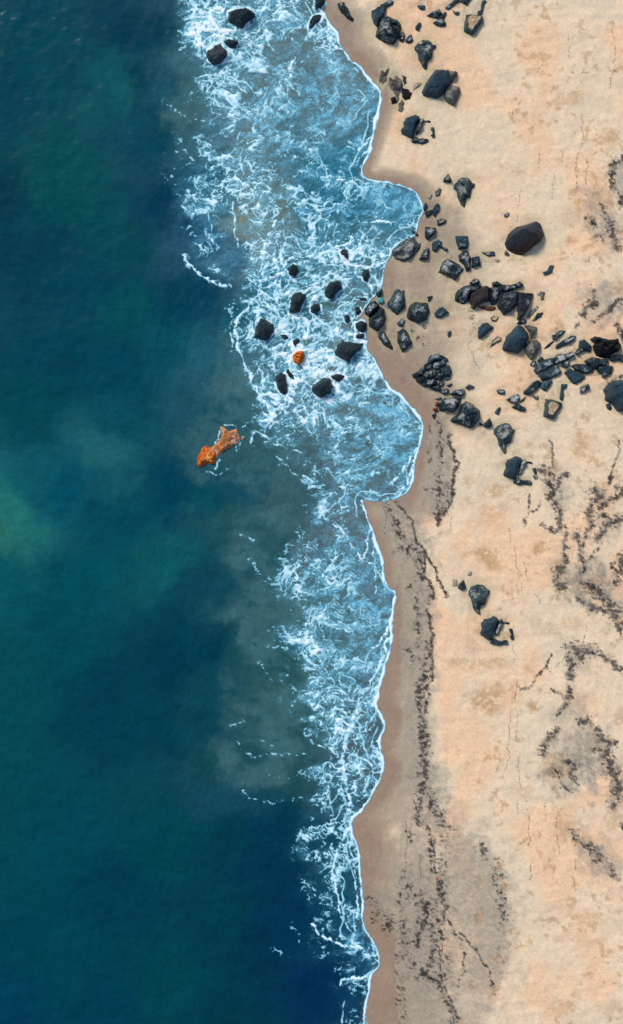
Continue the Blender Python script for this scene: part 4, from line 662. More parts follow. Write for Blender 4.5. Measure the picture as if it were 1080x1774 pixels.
# seabed below the water
ub = sst(0, -25, sd)[..., None]; col = col*(1-ub)+srgb((120, 112, 104))*ub
col = col*(.93+.14*t2[..., None])
z = zsand(sd)+(fbm(X/45, Y/45, 4, 91)-.5)*.16*sst(0, 60, sd)+(fbm(X/9, Y/12, 4, 92)-.5)*.05*sst(-5, 20, sd)-halo*.05+spk*.02
z += (np.abs(fbm(X/60+Y/200, Y/26, 3, 95)-.5)*-.12+.02)*sst(30, 120, sd)
keep = np.ones((len(ys)-1, len(xs)-1), bool)
SZ = (xs, ys, z)
def sand_z(u, v):
    i = min(max(np.searchsorted(xs, u)-1, 0), len(xs)-2); j = min(max(np.searchsorted(ys, v)-1, 0), len(ys)-2)
    return float(z[j:j+2, i:i+2].mean())
wetness = np.clip(wet*.8+sst(10, -5, sd), 0, 1)
gx, gy = P2(X, Y)
sand_me = grid_mesh('sand', gx, gy, z, keep, {'tint': col, 'wet': wetness})
m_sand, nt, b = mat('sand', .9)
tc = N(nt, 'ShaderNodeTexCoord').outputs['Object']
base = attr(nt, 'tint', 'Color')
n1 = noise(nt, 4.5, 6, .75, 0, tc); n2 = noise(nt, 18, 3, .7, 0, tc)
c1 = mixc(nt, 1.0, base, ramp(nt, n1, [(.25, .82), (.5, 1.0), (.75, 1.14)]), 'MULTIPLY')
c2 = mixc(nt, 1.0, c1, ramp(nt, n2, [(.3, .84), (.7, 1.14)]), 'MULTIPLY')
vo = N(nt, 'ShaderNodeTexVoronoi'); vo.inputs['Scale'].default_value = 2.3; nt.links.new(tc, vo.inputs['Vector'])
fl = mth(nt, 'MULTIPLY', ramp(nt, vo.outputs['Distance'], [(.03, 1.0), (.12, 0.0)]), ramp(nt, noise(nt, .35, 3, .6, 0, tc), [(.5, 0.0), (.65, .55)]))
c3 = mixc(nt, fl, c2, (.16, .10, .06))
nt.links.new(c3, b.inputs['Base Color'])
nt.links.new(ramp(nt, attr(nt, 'wet'), [(0, .95), (1, .5)]), b.inputs['Roughness'])
b.inputs['Specular IOR Level'].default_value = .3
bump(nt, b, mth(nt, 'ADD', n1, mth(nt, 'MULTIPLY', n2, .5)), .6, .06)
link('sand', sand_me, m_sand, kind='structure')

# ------------------------------------------------------------------ sea water
STEP = 1.35
xw = np.arange(268, 775, STEP, dtype=np.float32)
xl = np.arange(268-4, -44, -4, dtype=np.float32)[::-1]
fx_ = []; s = 5; x = -44
while x > -50000: s *= 1.4; x -= s; fx_.append(x)
xw = np.concatenate([fx_[::-1], xl, xw, [900, 1500, 6000]]).astype(np.float32)
yw = axis(-95, 1870, STEP, 50000)
X, Y = np.meshgrid(xw, yw)
sd = sdist(X, Y)
A = np.array([[float(t) for t in r.split(',')] for r in WATER.replace('\n', '').split(';')], np.float32)
deep = 1-sst(380, 560, A[:, 0]); dk = (A[:, 2] < 22)*deep*.30; A[:, 2] += (2-A[:, 2])*dk; A[:, 3] += (68-A[:, 3])*dk; A[:, 4] += (82-A[:, 4])*dk
low_ = sst(1350, 1480, A[:, 1])*sst(200, 350, A[:, 0])*deep; A[:, 3] *= 1+.07*low_; A[:, 4] *= 1-.05*low_
A[:, 2] = np.where(A[:, 2] < 22, A[:, 2]*(1-.55*deep), A[:, 2]-8); A[:, 3] *= 1-.04*deep; A[:, 4] *= 1-.01*deep-.10*deep*sst(1350, 1500, A[:, 1])*sst(250, 350, A[:, 0])
A[:, 2:] *= .955; A[:, 4] *= .84+.11*deep; A[:, 2] *= .92-.12*deep; A[:, 3] *= .91+.09*deep
A[:, 2:] = srgb(A[:, 2:])
def wcol(GX, GY):
    return np.stack(shepard(GX, GY, A), 0)
WC = wcol(*np.meshgrid(np.arange(-120, 1204, 4, dtype=np.float32), np.arange(-120, 1904, 4, dtype=np.float32)))
wx = (fbm(X/55, Y/55, 5, 101)-.5)*75+(fbm(X/14, Y/14, 4, 102)-.5)*16; wy = (fbm(X/55, Y/55, 5, 103)-.5)*75+(fbm(X/14, Y/14, 4, 104)-.5)*16
base_w = np.stack([RES(WC[i], X+wx, Y+wy) for i in range(3)], -1)
CLOUD = [(540,870),(470,868),(402,882),(378,935),(370,985),(396,1022),(350,1046),(344,1080),(412,1092),(404,1130),(374,1168),(388,1200),(352,1255),(344,1300),(362,1342),(335,1372),(400,1382),(520,1356),(600,1300),(620,1150),(610,950)]
bx = (fbm(X/24, Y/24, 5, 106, .6)-.5)*52; by = (fbm(X/24, Y/24, 5, 107, .6)-.5)*52
def cloud_amt(poly, soft):
    x = X+bx; y = Y+by; d = seg_dist(x, y, poly, True); d = np.where(inside(x, y, poly), d, -d); return sst(-soft*.3, soft, d)
puff = 1-np.abs(2*fbm((X+bx)/26, (Y+by)/20, 5, 108, .6)-1)
cl_ = cloud_amt(CLOUD, 30)*(.22+.78*sst(.25, .95, puff))*(.35+1.1*sst(.35, .65, fbm(X/60, Y/40, 3, 109)))*sst(330, 470, X+(fbm(X/50, Y/50, 3, 110)-.5)*120)
CLOUD2 = [(470,560),(400,560),(370,590),(372,640),(350,700),(318,740),(310,800),(340,840),(420,850),(520,860),(520,700),(470,640)]
cl_ = np.maximum(cl_, cloud_amt(CLOUD2, 22)*(.12+.55*sst(.55, .95, puff))); CLOUD3 = [(345,90),(300,130),(285,170),(262,205),(290,225),(350,230),(420,180),(400,90)]
cl_ = np.maximum(cl_, cloud_amt(CLOUD3, 22)*(.3+.5*sst(.5, .95, puff)))
cl_ = np.maximum(cl_, .8*np.exp(-(((X+bx*.5-375)/48)**2+((Y+by*.5-775)/34)**2)))
base_w = base_w+(srgb((66, 106, 108))-base_w)*(np.clip(cl_, 0, 1)*.74*sst(640, 560, X))[..., None]
n = fbm(X/30, Y/18, 6, 105, .6)
base_w *= (.84+.34*n)[..., None]
B = np.array([[float(t) for t in r.split(',')] for r in FOAM.replace('\n', '').split(';')], np.float32)
FV = shepard(*np.meshgrid(np.arange(-120, 1204, 4, dtype=np.float32), np.arange(-120, 1904, 4, dtype=np.float32)), B, 14, 2.0)
veil_a = RES(FV[0], X, Y); lace_a = RES(FV[1], X, Y)
xlft = np.interp(Y, [p[0] for p in XLEFT], [p[1] for p in XLEFT]).astype(np.float32)
edge = X-xlft+(fbm(X/38, Y/20, 4, 111)-.5)*62
zone = sst(-4, 30, edge)*(X > 200)
# lace: warped cell borders at several scales, drawn out filaments and fine streaky froth
def lace(X, Y, s, ang, st, seed, warp=.55):
    ca, sa = math.cos(ang), math.sin(ang)
    u = (X*ca-Y*sa)/(s*st); v = (X*sa+Y*ca)/s
    a = (fbm(u*.9, v*.9, 4, seed, .6)-.5)*warp*4; c = (fbm(u*.9+9, v*.9+3, 4, seed+5, .6)-.5)*warp*4
    f1, f2, cid = voro(u+a, v+c, seed+9)
    return f2-f1, cid
def froth(X, Y, L, V_, zone):
    """L: lace density, V_: milkiness, both 0..1.5 -> foam (white lace), veil (pale blue film)"""
    ang = .42
    ca, sa = math.cos(ang), math.sin(ang)
    wa = (fbm(X/48, Y/48, 2, 290)-.5)*36; wb = (fbm(X/48, Y/48, 2, 291)-.5)*36      # large swirls
    wc = (fbm(X/15, Y/15, 2, 294)-.5)*9; wd_ = (fbm(X/15, Y/15, 2, 295)-.5)*9
    Xs = X+wa+wc; Ys = Y+wb+wd_
    U = Xs*ca-Ys*sa; V = Xs*sa+Ys*ca
    thick = sst(.34, .66, fbm(Xs/12, Ys/9, 3, 292, .5)); th2 = sst(.36, .64, fbm(X/34, Y/26, 3, 293))
    Lm = np.clip(L, 0, 1.2)
    l1, _ = lace(Xs, Ys, 15.5, ang, 1.5, 200, .28); l2, _ = lace(Xs, Ys, 8, ang, 1.5, 230, .26); l3, _ = lace(Xs, Ys, 4.2, ang, 1.5, 260, .25)
    def edge_(l, w): return np.clip(1.35-l/np.maximum(w, .004), 0, 1)
    k1 = edge_(l1, (.045+.15*Lm)*(.5+1.0*thick))*sst(.08, .3, L)
    k2 = edge_(l2, (.05+.19*Lm)*(.3+1.0*thick)*(.4+.8*th2))*sst(.12, .5, L)
    k3 = edge_(l3, (.05+.20*Lm)*(.2+1.2*thick)*th2)*sst(.35, .9, L)*.85
    n1 = fbm(U/26, V/9, 4, 301, .5); n2 = fbm(U/13+40, V/6, 3, 321, .5)
    kf = np.clip(1.3-np.abs(n1-.5)/(.008+.012*Lm), 0, 1)*sst(.1, .5, L)*(.3+.7*thick)
    kf2 = np.clip(1.3-np.abs(n2-.5)/.016, 0, 1)*sst(.1, .5, L)*.65*th2
    solid = sst(1.02, 1.32, L+(fbm(Xs/11, Ys/8, 4, 341, .55)-.5)*1.5)
    foam = np.maximum.reduce([k1, k2*.9, k3*.74, kf*.88, kf2])*(.48+.55*np.clip(L, 0, 1))*(.66+.5*sst(.25, .7, fbm(X/6, Y/5, 2, 351)))
    foam = np.maximum(foam, solid)
    # milky film: streaks drawn out along the swash, torn by dark lens shaped holes
    s1 = fbm(U/17, V/6.5, 5, 431, .6); s2 = fbm(U/5, V/2.5, 3, 433, .6); s3 = fbm(X/60, Y/45, 3, 434)
    s4 = fbm(U/3.2, V/1.7, 2, 436)
    film = sst(.46-.14*V_, .60-.10*V_, s1+.18*(s3-.5))*(.25+.55*sst(.30, .62, s2)+.35*sst(.45, .75, s4))
    film = film*np.clip(V_*1.3, 0, 1)
    hot = sst(.58, .76, s1+.4*(s3-.5)+.10*(V_-.5))*sst(.35, .7, V_)*(.35+.65*sst(.35, .6, s2))
    foam = np.maximum(foam, sst(.50, .70, .6*s2+.4*s4)*film*.55*sst(.3, .8, V_))
    foam = np.maximum(foam, hot*.52)
    micro = sst(.60, .78, fbm(U/4.5, V/1.9, 2, 438))*sst(.15, .6, np.maximum(V_, .8*L))*sst(.40, .6, fbm(X/16, Y/14, 3, 439))
    foam = np.maximum(foam, micro*.52)
    veil = np.clip(film*1.0+.55*sst(.30, .02, l2)*Lm*th2, 0, 1)
    foam = foam*(1-.22*sst(.45, .8, V_)*(1-sst(.6, .9, L)))
    return foam*zone*.93, veil*zone
patch = fbm(X/28, Y/22, 4, 331); pm = np.clip((patch-.5)*2.6, -.5, .5)
lace_a = lace_a*(1-.34*sst(480, 400, X)*sst(225, 260, Y)*sst(500, 470, Y))*.95; veil_a = veil_a*(1-.5*sst(480, 400, X)*sst(225, 260, Y)*sst(500, 470, Y))*.93
L = np.clip(lace_a*.92+pm*.6, 0, 1.6)*zone
V_ = np.clip(veil_a*.95+pm*.35-.03, 0, 1)*zone
foam, veil = froth(X, Y, L, V_, zone)
# drawn foam lines
ln = np.zeros(X.shape, np.float32)
lwx = (fbm(X/14, Y/14, 4, 361)-.5)*12; lwy = (fbm(X/14, Y/14, 4, 362)-.5)*12
def add_line(pts, w, s, ragged=1.0):
    a = np.array(pts); m = w*6+10
    x0, x1 = np.searchsorted(xw, (a[:, 0].min()-m, a[:, 0].max()+m)); y0, y1 = np.searchsorted(yw, (a[:, 1].min()-m, a[:, 1].max()+m))
    sl = (slice(y0, y1), slice(x0, x1)); x = X[sl]+lwx[sl]*ragged; y = Y[sl]+lwy[sl]*ragged
    d = seg_dist(x, y, smooth_line(pts, 1)); ww = w*(.05+1.5*sst(.25, .75, fbm(X[sl]/8, Y[sl]/8, 3, 371)))*.8
    ln[sl] = np.maximum(ln[sl], s*(sst(1.5, .3, d/ww)*(.55+.6*fbm(X[sl]/5, Y[sl]/5, 2, 373))+.75*sst(.5, .72, fbm(X[sl]/5, Y[sl]/5, 3, 372, .6))*np.exp(-(d/(w*2.2))**1.5)))
for w, s_, pts in FLINES: add_line(pts, w, s_)
for pts in DOTS:
    a = np.array(pts); x0, x1 = np.searchsorted(xw, (a[:, 0].min()-14, a[:, 0].max()+14)); y0, y1 = np.searchsorted(yw, (a[:, 1].min()-14, a[:, 1].max()+14))
    sl = (slice(y0, y1), slice(x0, x1)); d = seg_dist(X[sl]+lwx[sl]*1.3, Y[sl]+lwy[sl]*1.3, pts)
    tn = fbm(X[sl]/4.5, Y[sl]/2.8, 3, 377, .6)
    ln[sl] = np.maximum(ln[sl], sst(.50, .66, tn)*sst(5, .5, d)*.46)
out_ = np.exp(-np.clip(-edge, 0, 999)/24)*(X > 200)*(edge < 25)
scat = sst(.60, .72, fbm((X+lwx)/6, (Y+lwy)/3.6, 4, 391, .6)+.10*out_-.05)*sst(.46, .62, fbm(X/24, Y/20, 3, 392))*out_*.44
# waterline: bright rim of the swash
nb = fbm(X/60, Y/60, 3, 401)
rw = np.where((Y > 300) & (Y < 860), 2.6, 2.9)*(.55+.95*fbm(X/35, Y/35, 3, 402))*np.interp(Y, [0,60,100,250,300,330,440,500,600,640,700,850,864,880,1030,1200,1500,1600,1774], [.7,.8,.9,1.4,.3,1,.6,.4,.5,.9,1.2,1.5,.2,1.1,1.1,1.2,.8,.8,.8])
quiet = np.exp(-(((X-650)/32)**2+((Y-866)/12)**2))+np.exp(-(((X-668)/10)**2+((Y-1024)/8)**2))
rw = rw*.62*(.45+1.1*sst(.3, .7, fbm(X/12, Y/12, 3, 403)))
rim = sst(1.5, .3, np.abs(sd+.9)/rw)*(1-np.clip(quiet*1.5, 0, 1))
trail = np.exp(-np.clip(-sd, 0, 99)/9)*sst(.42, .62, fbm(X/6, Y/6, 4, 411))*.5*(sd < 1)
old1 = sst(1.5, .3, np.abs(sd+15+(fbm(X/40, Y/40, 3, 405)-.5)*22)/1.3)*sst(.50, .60, fbm(X/45, Y/45, 3, 406))
old2 = sst(1.5, .3, np.abs(sd+34+(fbm(X/40, Y/40, 3, 407)-.5)*34)/1.3)*sst(.52, .62, fbm(X/45, Y/45, 3, 408))
old = np.maximum(old1, old2*.9)*(.35+.6*fbm(X/7, Y/7, 3, 409))*(X > 300)
foam = np.maximum.reduce([foam*(sd < 0), ln*(sd < 0), scat, rim, trail*(X > 250), old])
# foam collars on the seaward side of the surf boulders
for r in ROCKS:
    if 'surf' not in r[2] or r[3] < .3: continue
    a = np.array(r[6]); m = 16; x0, x1 = np.searchsorted(xw, (a[:, 0].min()-m, a[:, 0].max()+m)); y0, y1 = np.searchsorted(yw, (a[:, 1].min()-m, a[:, 1].max()+m)); sl = (slice(y0, y1), slice(x0, x1))
    d = seg_dist(X[sl]+lwx[sl]*.6, Y[sl]+lwy[sl]*.6, r[6], True)
    foam[sl] = np.maximum(foam[sl], sst(3.6, 1.0, d*(1.5-fbm(X[sl]/12, Y[sl]/12, 2, 421)*1.4))*sst(.4, .6, fbm(X[sl]/10, Y[sl]/10, 3, 422))*.85)
foam = np.clip(foam, 0, 1)
# milky aerated water
U0 = X*math.cos(.42)-Y*math.sin(.42); V0 = X*math.sin(.42)+Y*math.cos(.42)
veil = veil*sst(0, -5, sd)
vc = srgb((122, 200, 228))
gr = vnoise(X/2.6+lwx*.2, Y/2.0+lwy*.2, 443)*.6+vnoise(X/1.6, Y/1.5, 444)*.4
hz = .20*sst(-6, 55, edge)*(X > 200)*sst(.25, .6, fbm(U0/26, V0/12, 4, 446))*sst(0, -6, sd)*sst(1500, 1250, Y)
veil = np.clip(np.maximum(veil, hz)+.22*np.clip(L, 0, 1)*sst(.35, .65, fbm(X/14, Y/9, 4, 447)), 0, 1)
tear = sst(.36, .54, fbm(U0/22+3, V0/9, 4, 448, .6)); veil = veil*(.28+.78*tear)*(.55+.9*gr)*1.06
base_w = base_w*(1+np.array([.16, .03, -.04], np.float32)*(zone*(1-tear)*sst(1450, 1200, Y)*sst(380, 430, X))[..., None])
cw = base_w*(1-veil[..., None]*.8)+vc*veil[..., None]*.8
cw *= (1+(gr-.5)*.55*sst(-10, 30, edge)*(X > 200)*sst(0, -8, sd))[..., None]
fm = sst(.10, .5, foam)[..., None]*.55; cw = cw*(1-fm)+srgb((108, 186, 208))*fm
swell = (fbm(X/60, Y/90, 3, 451)-.5)*.20*sst(-20, -200, sd)+(fbm(X/12, Y/16, 4, 452)-.5)*.10*sst(-2, -25, sd)
zw = swell+.012-np.clip(sd, 0, 30)*PX*.03
clear = np.clip(sst(-16, -1, sd)*.5+sst(-1.5, .8, sd)*.45, 0, .95)*(1-foam)
F = (sd[:-1, :-1] < 2.5) & (sd[1:, 1:] < 2.5)
gx, gy = P2(X, Y)
water_me = grid_mesh('sea_water', gx, gy, zw, F, {'tint': cw, 'foam': foam, 'clear': clear})
m_w, nt, b = mat('sea_water', .14)
tc = N(nt, 'ShaderNodeTexCoord').outputs['Object']
nA = noise(nt, 2.6, 8, .72, .4, tc); nB = noise(nt, 9, 4, .65, 0, tc)
c1 = mixc(nt, 1.0, attr(nt, 'tint', 'Color'), ramp(nt, nA, [(.25, .82), (.75, 1.2)]), 'MULTIPLY')
c1 = mixc(nt, 1.0, c1, ramp(nt, nB, [(.3, .88), (.7, 1.12)]), 'MULTIPLY')
nt.links.new(c1, b.inputs['Base Color']); b.inputs['IOR'].default_value = 1.33; b.inputs['Specular IOR Level'].default_value = .22
nt.links.new(mth(nt, 'SUBTRACT', 1.0, attr(nt, 'clear')), b.inputs['Alpha'])
bump(nt, b, mth(nt, 'ADD', nA, mth(nt, 'MULTIPLY', nB, .35)), .08, .12)
link('sea_water', water_me, m_w, kind='structure')
# foam: its own skin of froth a few centimetres proud of the water
T = .32
fz = np.maximum(zw, np.where(sd > -8, zsand(sd), -9))-.012+np.clip(foam-T, -.1, 1)*.085+(fbm(X/3, Y/3, 2, 461)-.5)*.02*foam
F = (np.maximum.reduce([foam[:-1, :-1], foam[1:, 1:], foam[1:, :-1], foam[:-1, 1:]]) > T) & (X[:-1, :-1] > 200) & (X[:-1, :-1] < 772) & (Y[:-1, :-1] > -95) & (Y[:-1, :-1] < 1869)
foam_me = grid_mesh('sea_foam', gx, gy, fz+.012, F, {'foam': foam})
m_f, nt, b = mat('sea_foam', .6)
tc = N(nt, 'ShaderNodeTexCoord').outputs['Object']
nA = noise(nt, 12, 4, .7, 0, tc)
fa = mth(nt, 'ADD', attr(nt, 'foam'), mth(nt, 'MULTIPLY', mth(nt, 'SUBTRACT', nA, .5), .25))
nt.links.new(ramp(nt, fa, [(.30, (.16, .42, .51)), (.52, (.34, .66, .74)), (.76, (.62, .85, .89)), (1.0, (.90, .95, .95))]), b.inputs['Base Color'])
bump(nt, b, nA, .5, .05)
link('sea_foam', foam_me, m_f, kind='stuff', label='white and pale blue lace of sea foam spread over the surf and waterline', category='foam')

# ------------------------------------------------------------------ rock materials
def rock_mat(name, dark, mid, crust=None, crust_amt=.5, rough=(.26, .6), sand=False, shade_tint=None, fleck=True):
    m, nt, b = mat(name, .5)
    tc = N(nt, 'ShaderNodeTexCoord').outputs['Object']
    oi = N(nt, 'ShaderNodeObjectInfo').outputs['Random']
    mp = N(nt, 'ShaderNodeVectorMath', operation='ADD'); nt.links.new(tc, mp.inputs[0])
    cmb = N(nt, 'ShaderNodeCombineXYZ'); nt.links.new(mth(nt, 'MULTIPLY', oi, 50.), cmb.inputs[0]); nt.links.new(cmb.outputs[0], mp.inputs[1])
    v = mp.outputs[0]
    n1 = noise(nt, 1.6, 6, .7, .3, v); n2 = noise(nt, 7, 5, .7, 0, v); n3 = noise(nt, 22, 3, .6, 0, v)
    c = ramp(nt, n1, [(.3, dark), (.62, mid)])
    c = mixc(nt, ramp(nt, n2, [(.45, 0.0), (.7, .6)]), c, mid)
    if shade_tint:                               # brown shade painted into the colour of the lower right flank
        sx = N(nt, 'ShaderNodeSeparateXYZ'); nt.links.new(tc, sx.inputs[0])
        f = mth(nt, 'SUBTRACT', mth(nt, 'MULTIPLY', sx.outputs[0], .35), mth(nt, 'MULTIPLY', sx.outputs[1], .6))
        f = mth(nt, 'ADD', f, mth(nt, 'MULTIPLY', mth(nt, 'SUBTRACT', n1, .5), 1.5))
        c = mixc(nt, ramp(nt, f, [(.0, 0.0), (.35, .85)]), c, shade_tint)
    if crust:
        a = attr(nt, 'edge')
        q = mth(nt, 'ADD', mth(nt, 'MULTIPLY', n2, .9), mth(nt, 'MULTIPLY', a, .25))
        q = mth(nt, 'MULTIPLY', ramp(nt, q, [(.60-.1*crust_amt, 0.0), (.66-.08*crust_amt, 1.0)]), ramp(nt, noise(nt, 1.1, 3, .6, 0, v), [(.47, 0.0), (.58, 1.0)]))
        c = mixc(nt, q, c, crust)
    if fleck:
        vo = N(nt, 'ShaderNodeTexVoronoi'); vo.inputs['Scale'].default_value = 7; nt.links.new(v, vo.inputs['Vector'])
        fk = mth(nt, 'MULTIPLY', ramp(nt, vo.outputs['Distance'], [(.08, 1.0), (.16, 0.0)]), ramp(nt, n1, [(.5, 0.0), (.6, .7)]))
        c = mixc(nt, fk, c, (.30, .36, .38))
    if sand:
        a = mth(nt, 'ADD', attr(nt, 'edge'), mth(nt, 'MULTIPLY', mth(nt, 'SUBTRACT', n1, .5), .6))
        c = mixc(nt, ramp(nt, a, [(.42, 0.0), (.5, 1.0)]), c, ramp(nt, n2, [(.3, (.42, .22, .08)), (.6, (.70, .52, .33))]))
    nt.links.new(c, b.inputs['Base Color'])
    nt.links.new(ramp(nt, n2, [(.3, rough[0]), (.7, rough[1])]), b.inputs['Roughness'])
    b.inputs['Specular IOR Level'].default_value = .32
    bump(nt, b, mth(nt, 'ADD', n2, mth(nt, 'MULTIPLY', n3, .5)), .9, .14)
    return m
W_ = (.42, .45, .44)
M = dict(
 dark=rock_mat('dark_rock', (.002, .006, .010), (.010, .034, .046), W_, .2),
 blue=rock_mat('blue_grey_rock', (.005, .020, .029), (.028, .070, .090), W_, .35),
 navy=rock_mat('navy_rock', (.005, .020, .030), (.018, .056, .080), None),
 crust=rock_mat('crusted_rock', (.002, .010, .015), (.014, .042, .054), (.45, .45, .42), 1.0),
 skull=rock_mat('skull_rock', (.012, .030, .038), (.035, .070, .082), (.36, .38, .34), .8),
 grey=rock_mat('grey_rock', (.065, .06, .055), (.14, .135, .12), (.4, .37, .3), .4),
 brown=rock_mat('shaded_brown_boulder', (.006, .012, .020), (.015, .028, .042), None, shade_tint=(.034, .012, .008)),
 brownslab=rock_mat('brown_slab', (.020, .012, .010), (.045, .035, .034), None),
 strata=rock_mat('layered_rock', (.006, .010, .014), (.035, .048, .060), W_, .3),
 wet=rock_mat('wet_black_rock', (.004, .011, .016), (.010, .028, .038), None, rough=(.3, .6), fleck=False),
 wetgrey=rock_mat('wet_grey_rock', (.016, .022, .028), (.045, .058, .068), None, rough=(.3, .6), fleck=False),
 black=rock_mat('black_rock', (.002, .002, .003), (.006, .006, .008), None, rough=(.6, .9), fleck=False),
 weedgrey=rock_mat('weedy_rock', (.06, .055, .05), (.22, .19, .15), (.02, .02, .025), .9, rough=(.7, .95), fleck=False),
 orange=rock_mat('orange_rock', (.26, .03, .003), (.80, .17, .008), (.85, .42, .12), .5, rough=(.5, .8), fleck=False),
 orangepale=rock_mat('pale_orange_rock', (.26, .07, .02), (.70, .25, .07), (.82, .60, .46), .9, rough=(.5, .8), fleck=False),
 rust=rock_mat('rusty_rock', (.045, .014, .008), (.20, .06, .028), None, fleck=False),
 sandtop=rock_mat('sand_filled_rock', (.012, .025, .032), (.05, .08, .09), None, sand=True),
 pooled=rock_mat('pooled_rock', (.014, .028, .038), (.060, .085, .095), (.42, .40, .34), .9),
 sandy=rock_mat('sand_coated_rock', (.30, .25, .18), (.44, .36, .26), (.22, .22, .19), .3, rough=(.8, .95), fleck=False),
)

# ------------------------------------------------------------------ rocks as craggy solids grown from their surveyed footprint
def rock_mesh(name, poly, H, look, seed, grow=.45):
    rng = np.random.RandomState(seed)
    p = np.array(poly, np.float64); c = (p.min(0)+p.max(0))/2
    size = np.ptp(p, axis=0); s = size.max()
    step = min(1.1, max(.35, s/26))
    m = step*3+2
    gx = np.arange(p[:, 0].min()-m, p[:, 0].max()+m, step); gy = np.arange(p[:, 1].min()-m, p[:, 1].max()+m, step)
    GX, GY = np.meshgrid(gx, gy)
    d = seg_dist(GX, GY, poly, True).astype(np.float64); d = np.where(inside(GX, GY, poly), d, -d)
    rag = min(1.6, s*.045)
    d = d+(fbm(GX/(s*.16+2), GY/(s*.16+2), 4, seed)-.5)*rag*2.6+grow
    R = max(d.max(), .5); Hu = H/PX
    lx, ly = GX-c[0], GY-c[1]
    slabby = look in ('strata', 'brownslab') or (look in ('blue', 'crust', 'dark') and H < .7) or look == 'sandtop'
    if look in ('sandy', 'weedgrey') : slabby = False
    wall = d*(2.6 if slabby else 1.7)*max(.5, min(1.6, Hu/R))*(.8+.5*fbm(GX/(s*.2+2), GY/(s*.2+2), 2, seed+3))
    top = np.full(GX.shape, Hu*.97)
    nfac = 3 if slabby else 5
    for k in range(nfac):
        a = rng.uniform(0, 2*math.pi); sl = rng.uniform(.05, .28) if slabby else rng.uniform(.2, .8)
        off = rng.uniform(-.25, .3)*R
        top = np.minimum(top, Hu*(.82+.16*rng.rand())-sl*((lx*math.cos(a)+ly*math.sin(a))-off)*Hu/R*.7)
    # smooth minimum keeps worn edges
    k = Hu*(.04 if slabby else .06)
    hh = np.clip(.5+.5*(top-wall)/k, 0, 1); h = top*(1-hh)+wall*hh-k*hh*(1-hh)
    if look in ('brown', 'wet', 'wetgrey', 'sandy') or name == 'boulder' and look in ('grey', 'navy', 'dark'):
        q = np.clip(d/R, 0, 1); dome = Hu*np.sqrt(np.clip(1-(1-q)**2, 0, 1)); h = np.where(d > 0, h*.75+dome*.25, h)
    f1, f2, cid = voro(GX/(s*.22+1.5)+3, GY/(s*.22+1.5)+seed, seed+1)
    ins = sst(0, R*.35, d)
    amp = {'crust': .30, 'skull': .4, 'weedgrey': .6, 'orange': .34, 'orangepale': .34, 'black': .5, 'strata': .15, 'brown': .06, 'navy': .12, 'wet': .14}.get(look, .2)
    h = h+ins*Hu*amp*((cid-.5)*.9-(sst(.12, 0., f2-f1))*.25)
    h = h+ins*Hu*amp*1.3*(fbm(GX/(s*.12+1), GY/(s*.12+1), 4, seed+5, .6)-.5)
    if look in ('strata', 'dark', 'brownslab', 'blue') and slabby:
        a = -.95+rng.uniform(-.2, .2); q = (lx*math.cos(a)-ly*math.sin(a))
        q = (lx*math.sin(.75)+ly*math.cos(.75))/2.6+fbm(GX/9, GY/9, 3, seed)*3
        h = h+ins*(q-np.floor(q)-.5)*Hu*(.20 if look == 'strata' else .10)
    if look in ('pooled', 'skull'):
        ox, oy = ((-.18, .22) if look == 'pooled' else (-.02, -.23))
        h = h-Hu*.5*np.exp(-(((lx-ox*size[0])/(size[0]*.17))**2+((ly-oy*size[1])/(size[1]*.10))**2)**1.5)
    z = h*PX
    z = np.where(d < 0, np.maximum(d*PX*2.2, -.35), z)
    q = np.clip(d/R, 0, 1)
    keep = (np.maximum.reduce([d[:-1, :-1], d[1:, 1:], d[1:, :-1], d[:-1, 1:]]) > -step*2.2)
    me = grid_mesh(name, lx*PX, -ly*PX, z, keep, {'edge': q.astype(np.float32)})
    return me, c
def place(name, poly, H, look, seed, parent=None, porig=(0, 0, 0), z0=None, **props):
    me, c = rock_mesh(name, poly, H, look, seed, .45 if not parent else 1.5 if name in ('slab', 'splinter') else 1.7 if name == 'block' else 1.0)
    x, y = P2(*c)
    if z0 is None:
        z0 = min(sand_z(*pt) for pt in poly) if c[0] > 640 or sdist(np.array([[c[0]]], np.float32), np.array([[c[1]]], np.float32))[0, 0] > 0 else -.03
        z0 -= .02
    return link(name, me, M[look], parent, (x-porig[0], y-porig[1], z0-porig[2]), **props)
for i, (name, cat, grp, H, look, lab, poly) in enumerate(ROCKS):
    tpl = 5000 if name == 'skull_shaped_rock' else 0
    s_ = tpl or 1000+i*37
    place(name, poly, H, look, s_, label=lab, category=cat, group=grp)
for i, (name, cat, lab, part, parts) in enumerate(OUTCROPS):
    allp = np.array([q for pt in parts for q in pt[2]]); c = (allp.min(0)+allp.max(0))/2; x, y = P2(*c)
    sea = c[0] < 600
    zb = -.05 if sea else sand_z(*c)-.03
    root = link(name, None, None, None, (x, y, zb), label=lab, category=cat)
    for j, (H, look, poly) in enumerate(parts):
        a_ = np.array(poly); small = np.ptp(a_[:, 0])*np.ptp(a_[:, 1]) < 110
        pn = {'rock_mass': ('rock_mass', 'rock_shoulder', 'submerged_rock')[min(j, 2)], 'boulder_half': ('upper_half', 'lower_half')[min(j, 1)]}.get(part, 'splinter' if small else part)
        place(pn, poly, H, look, 9000+i*100+j*7, root, (x, y, zb), z0=zb+(.0 if sea else 0)-.012*j*0)

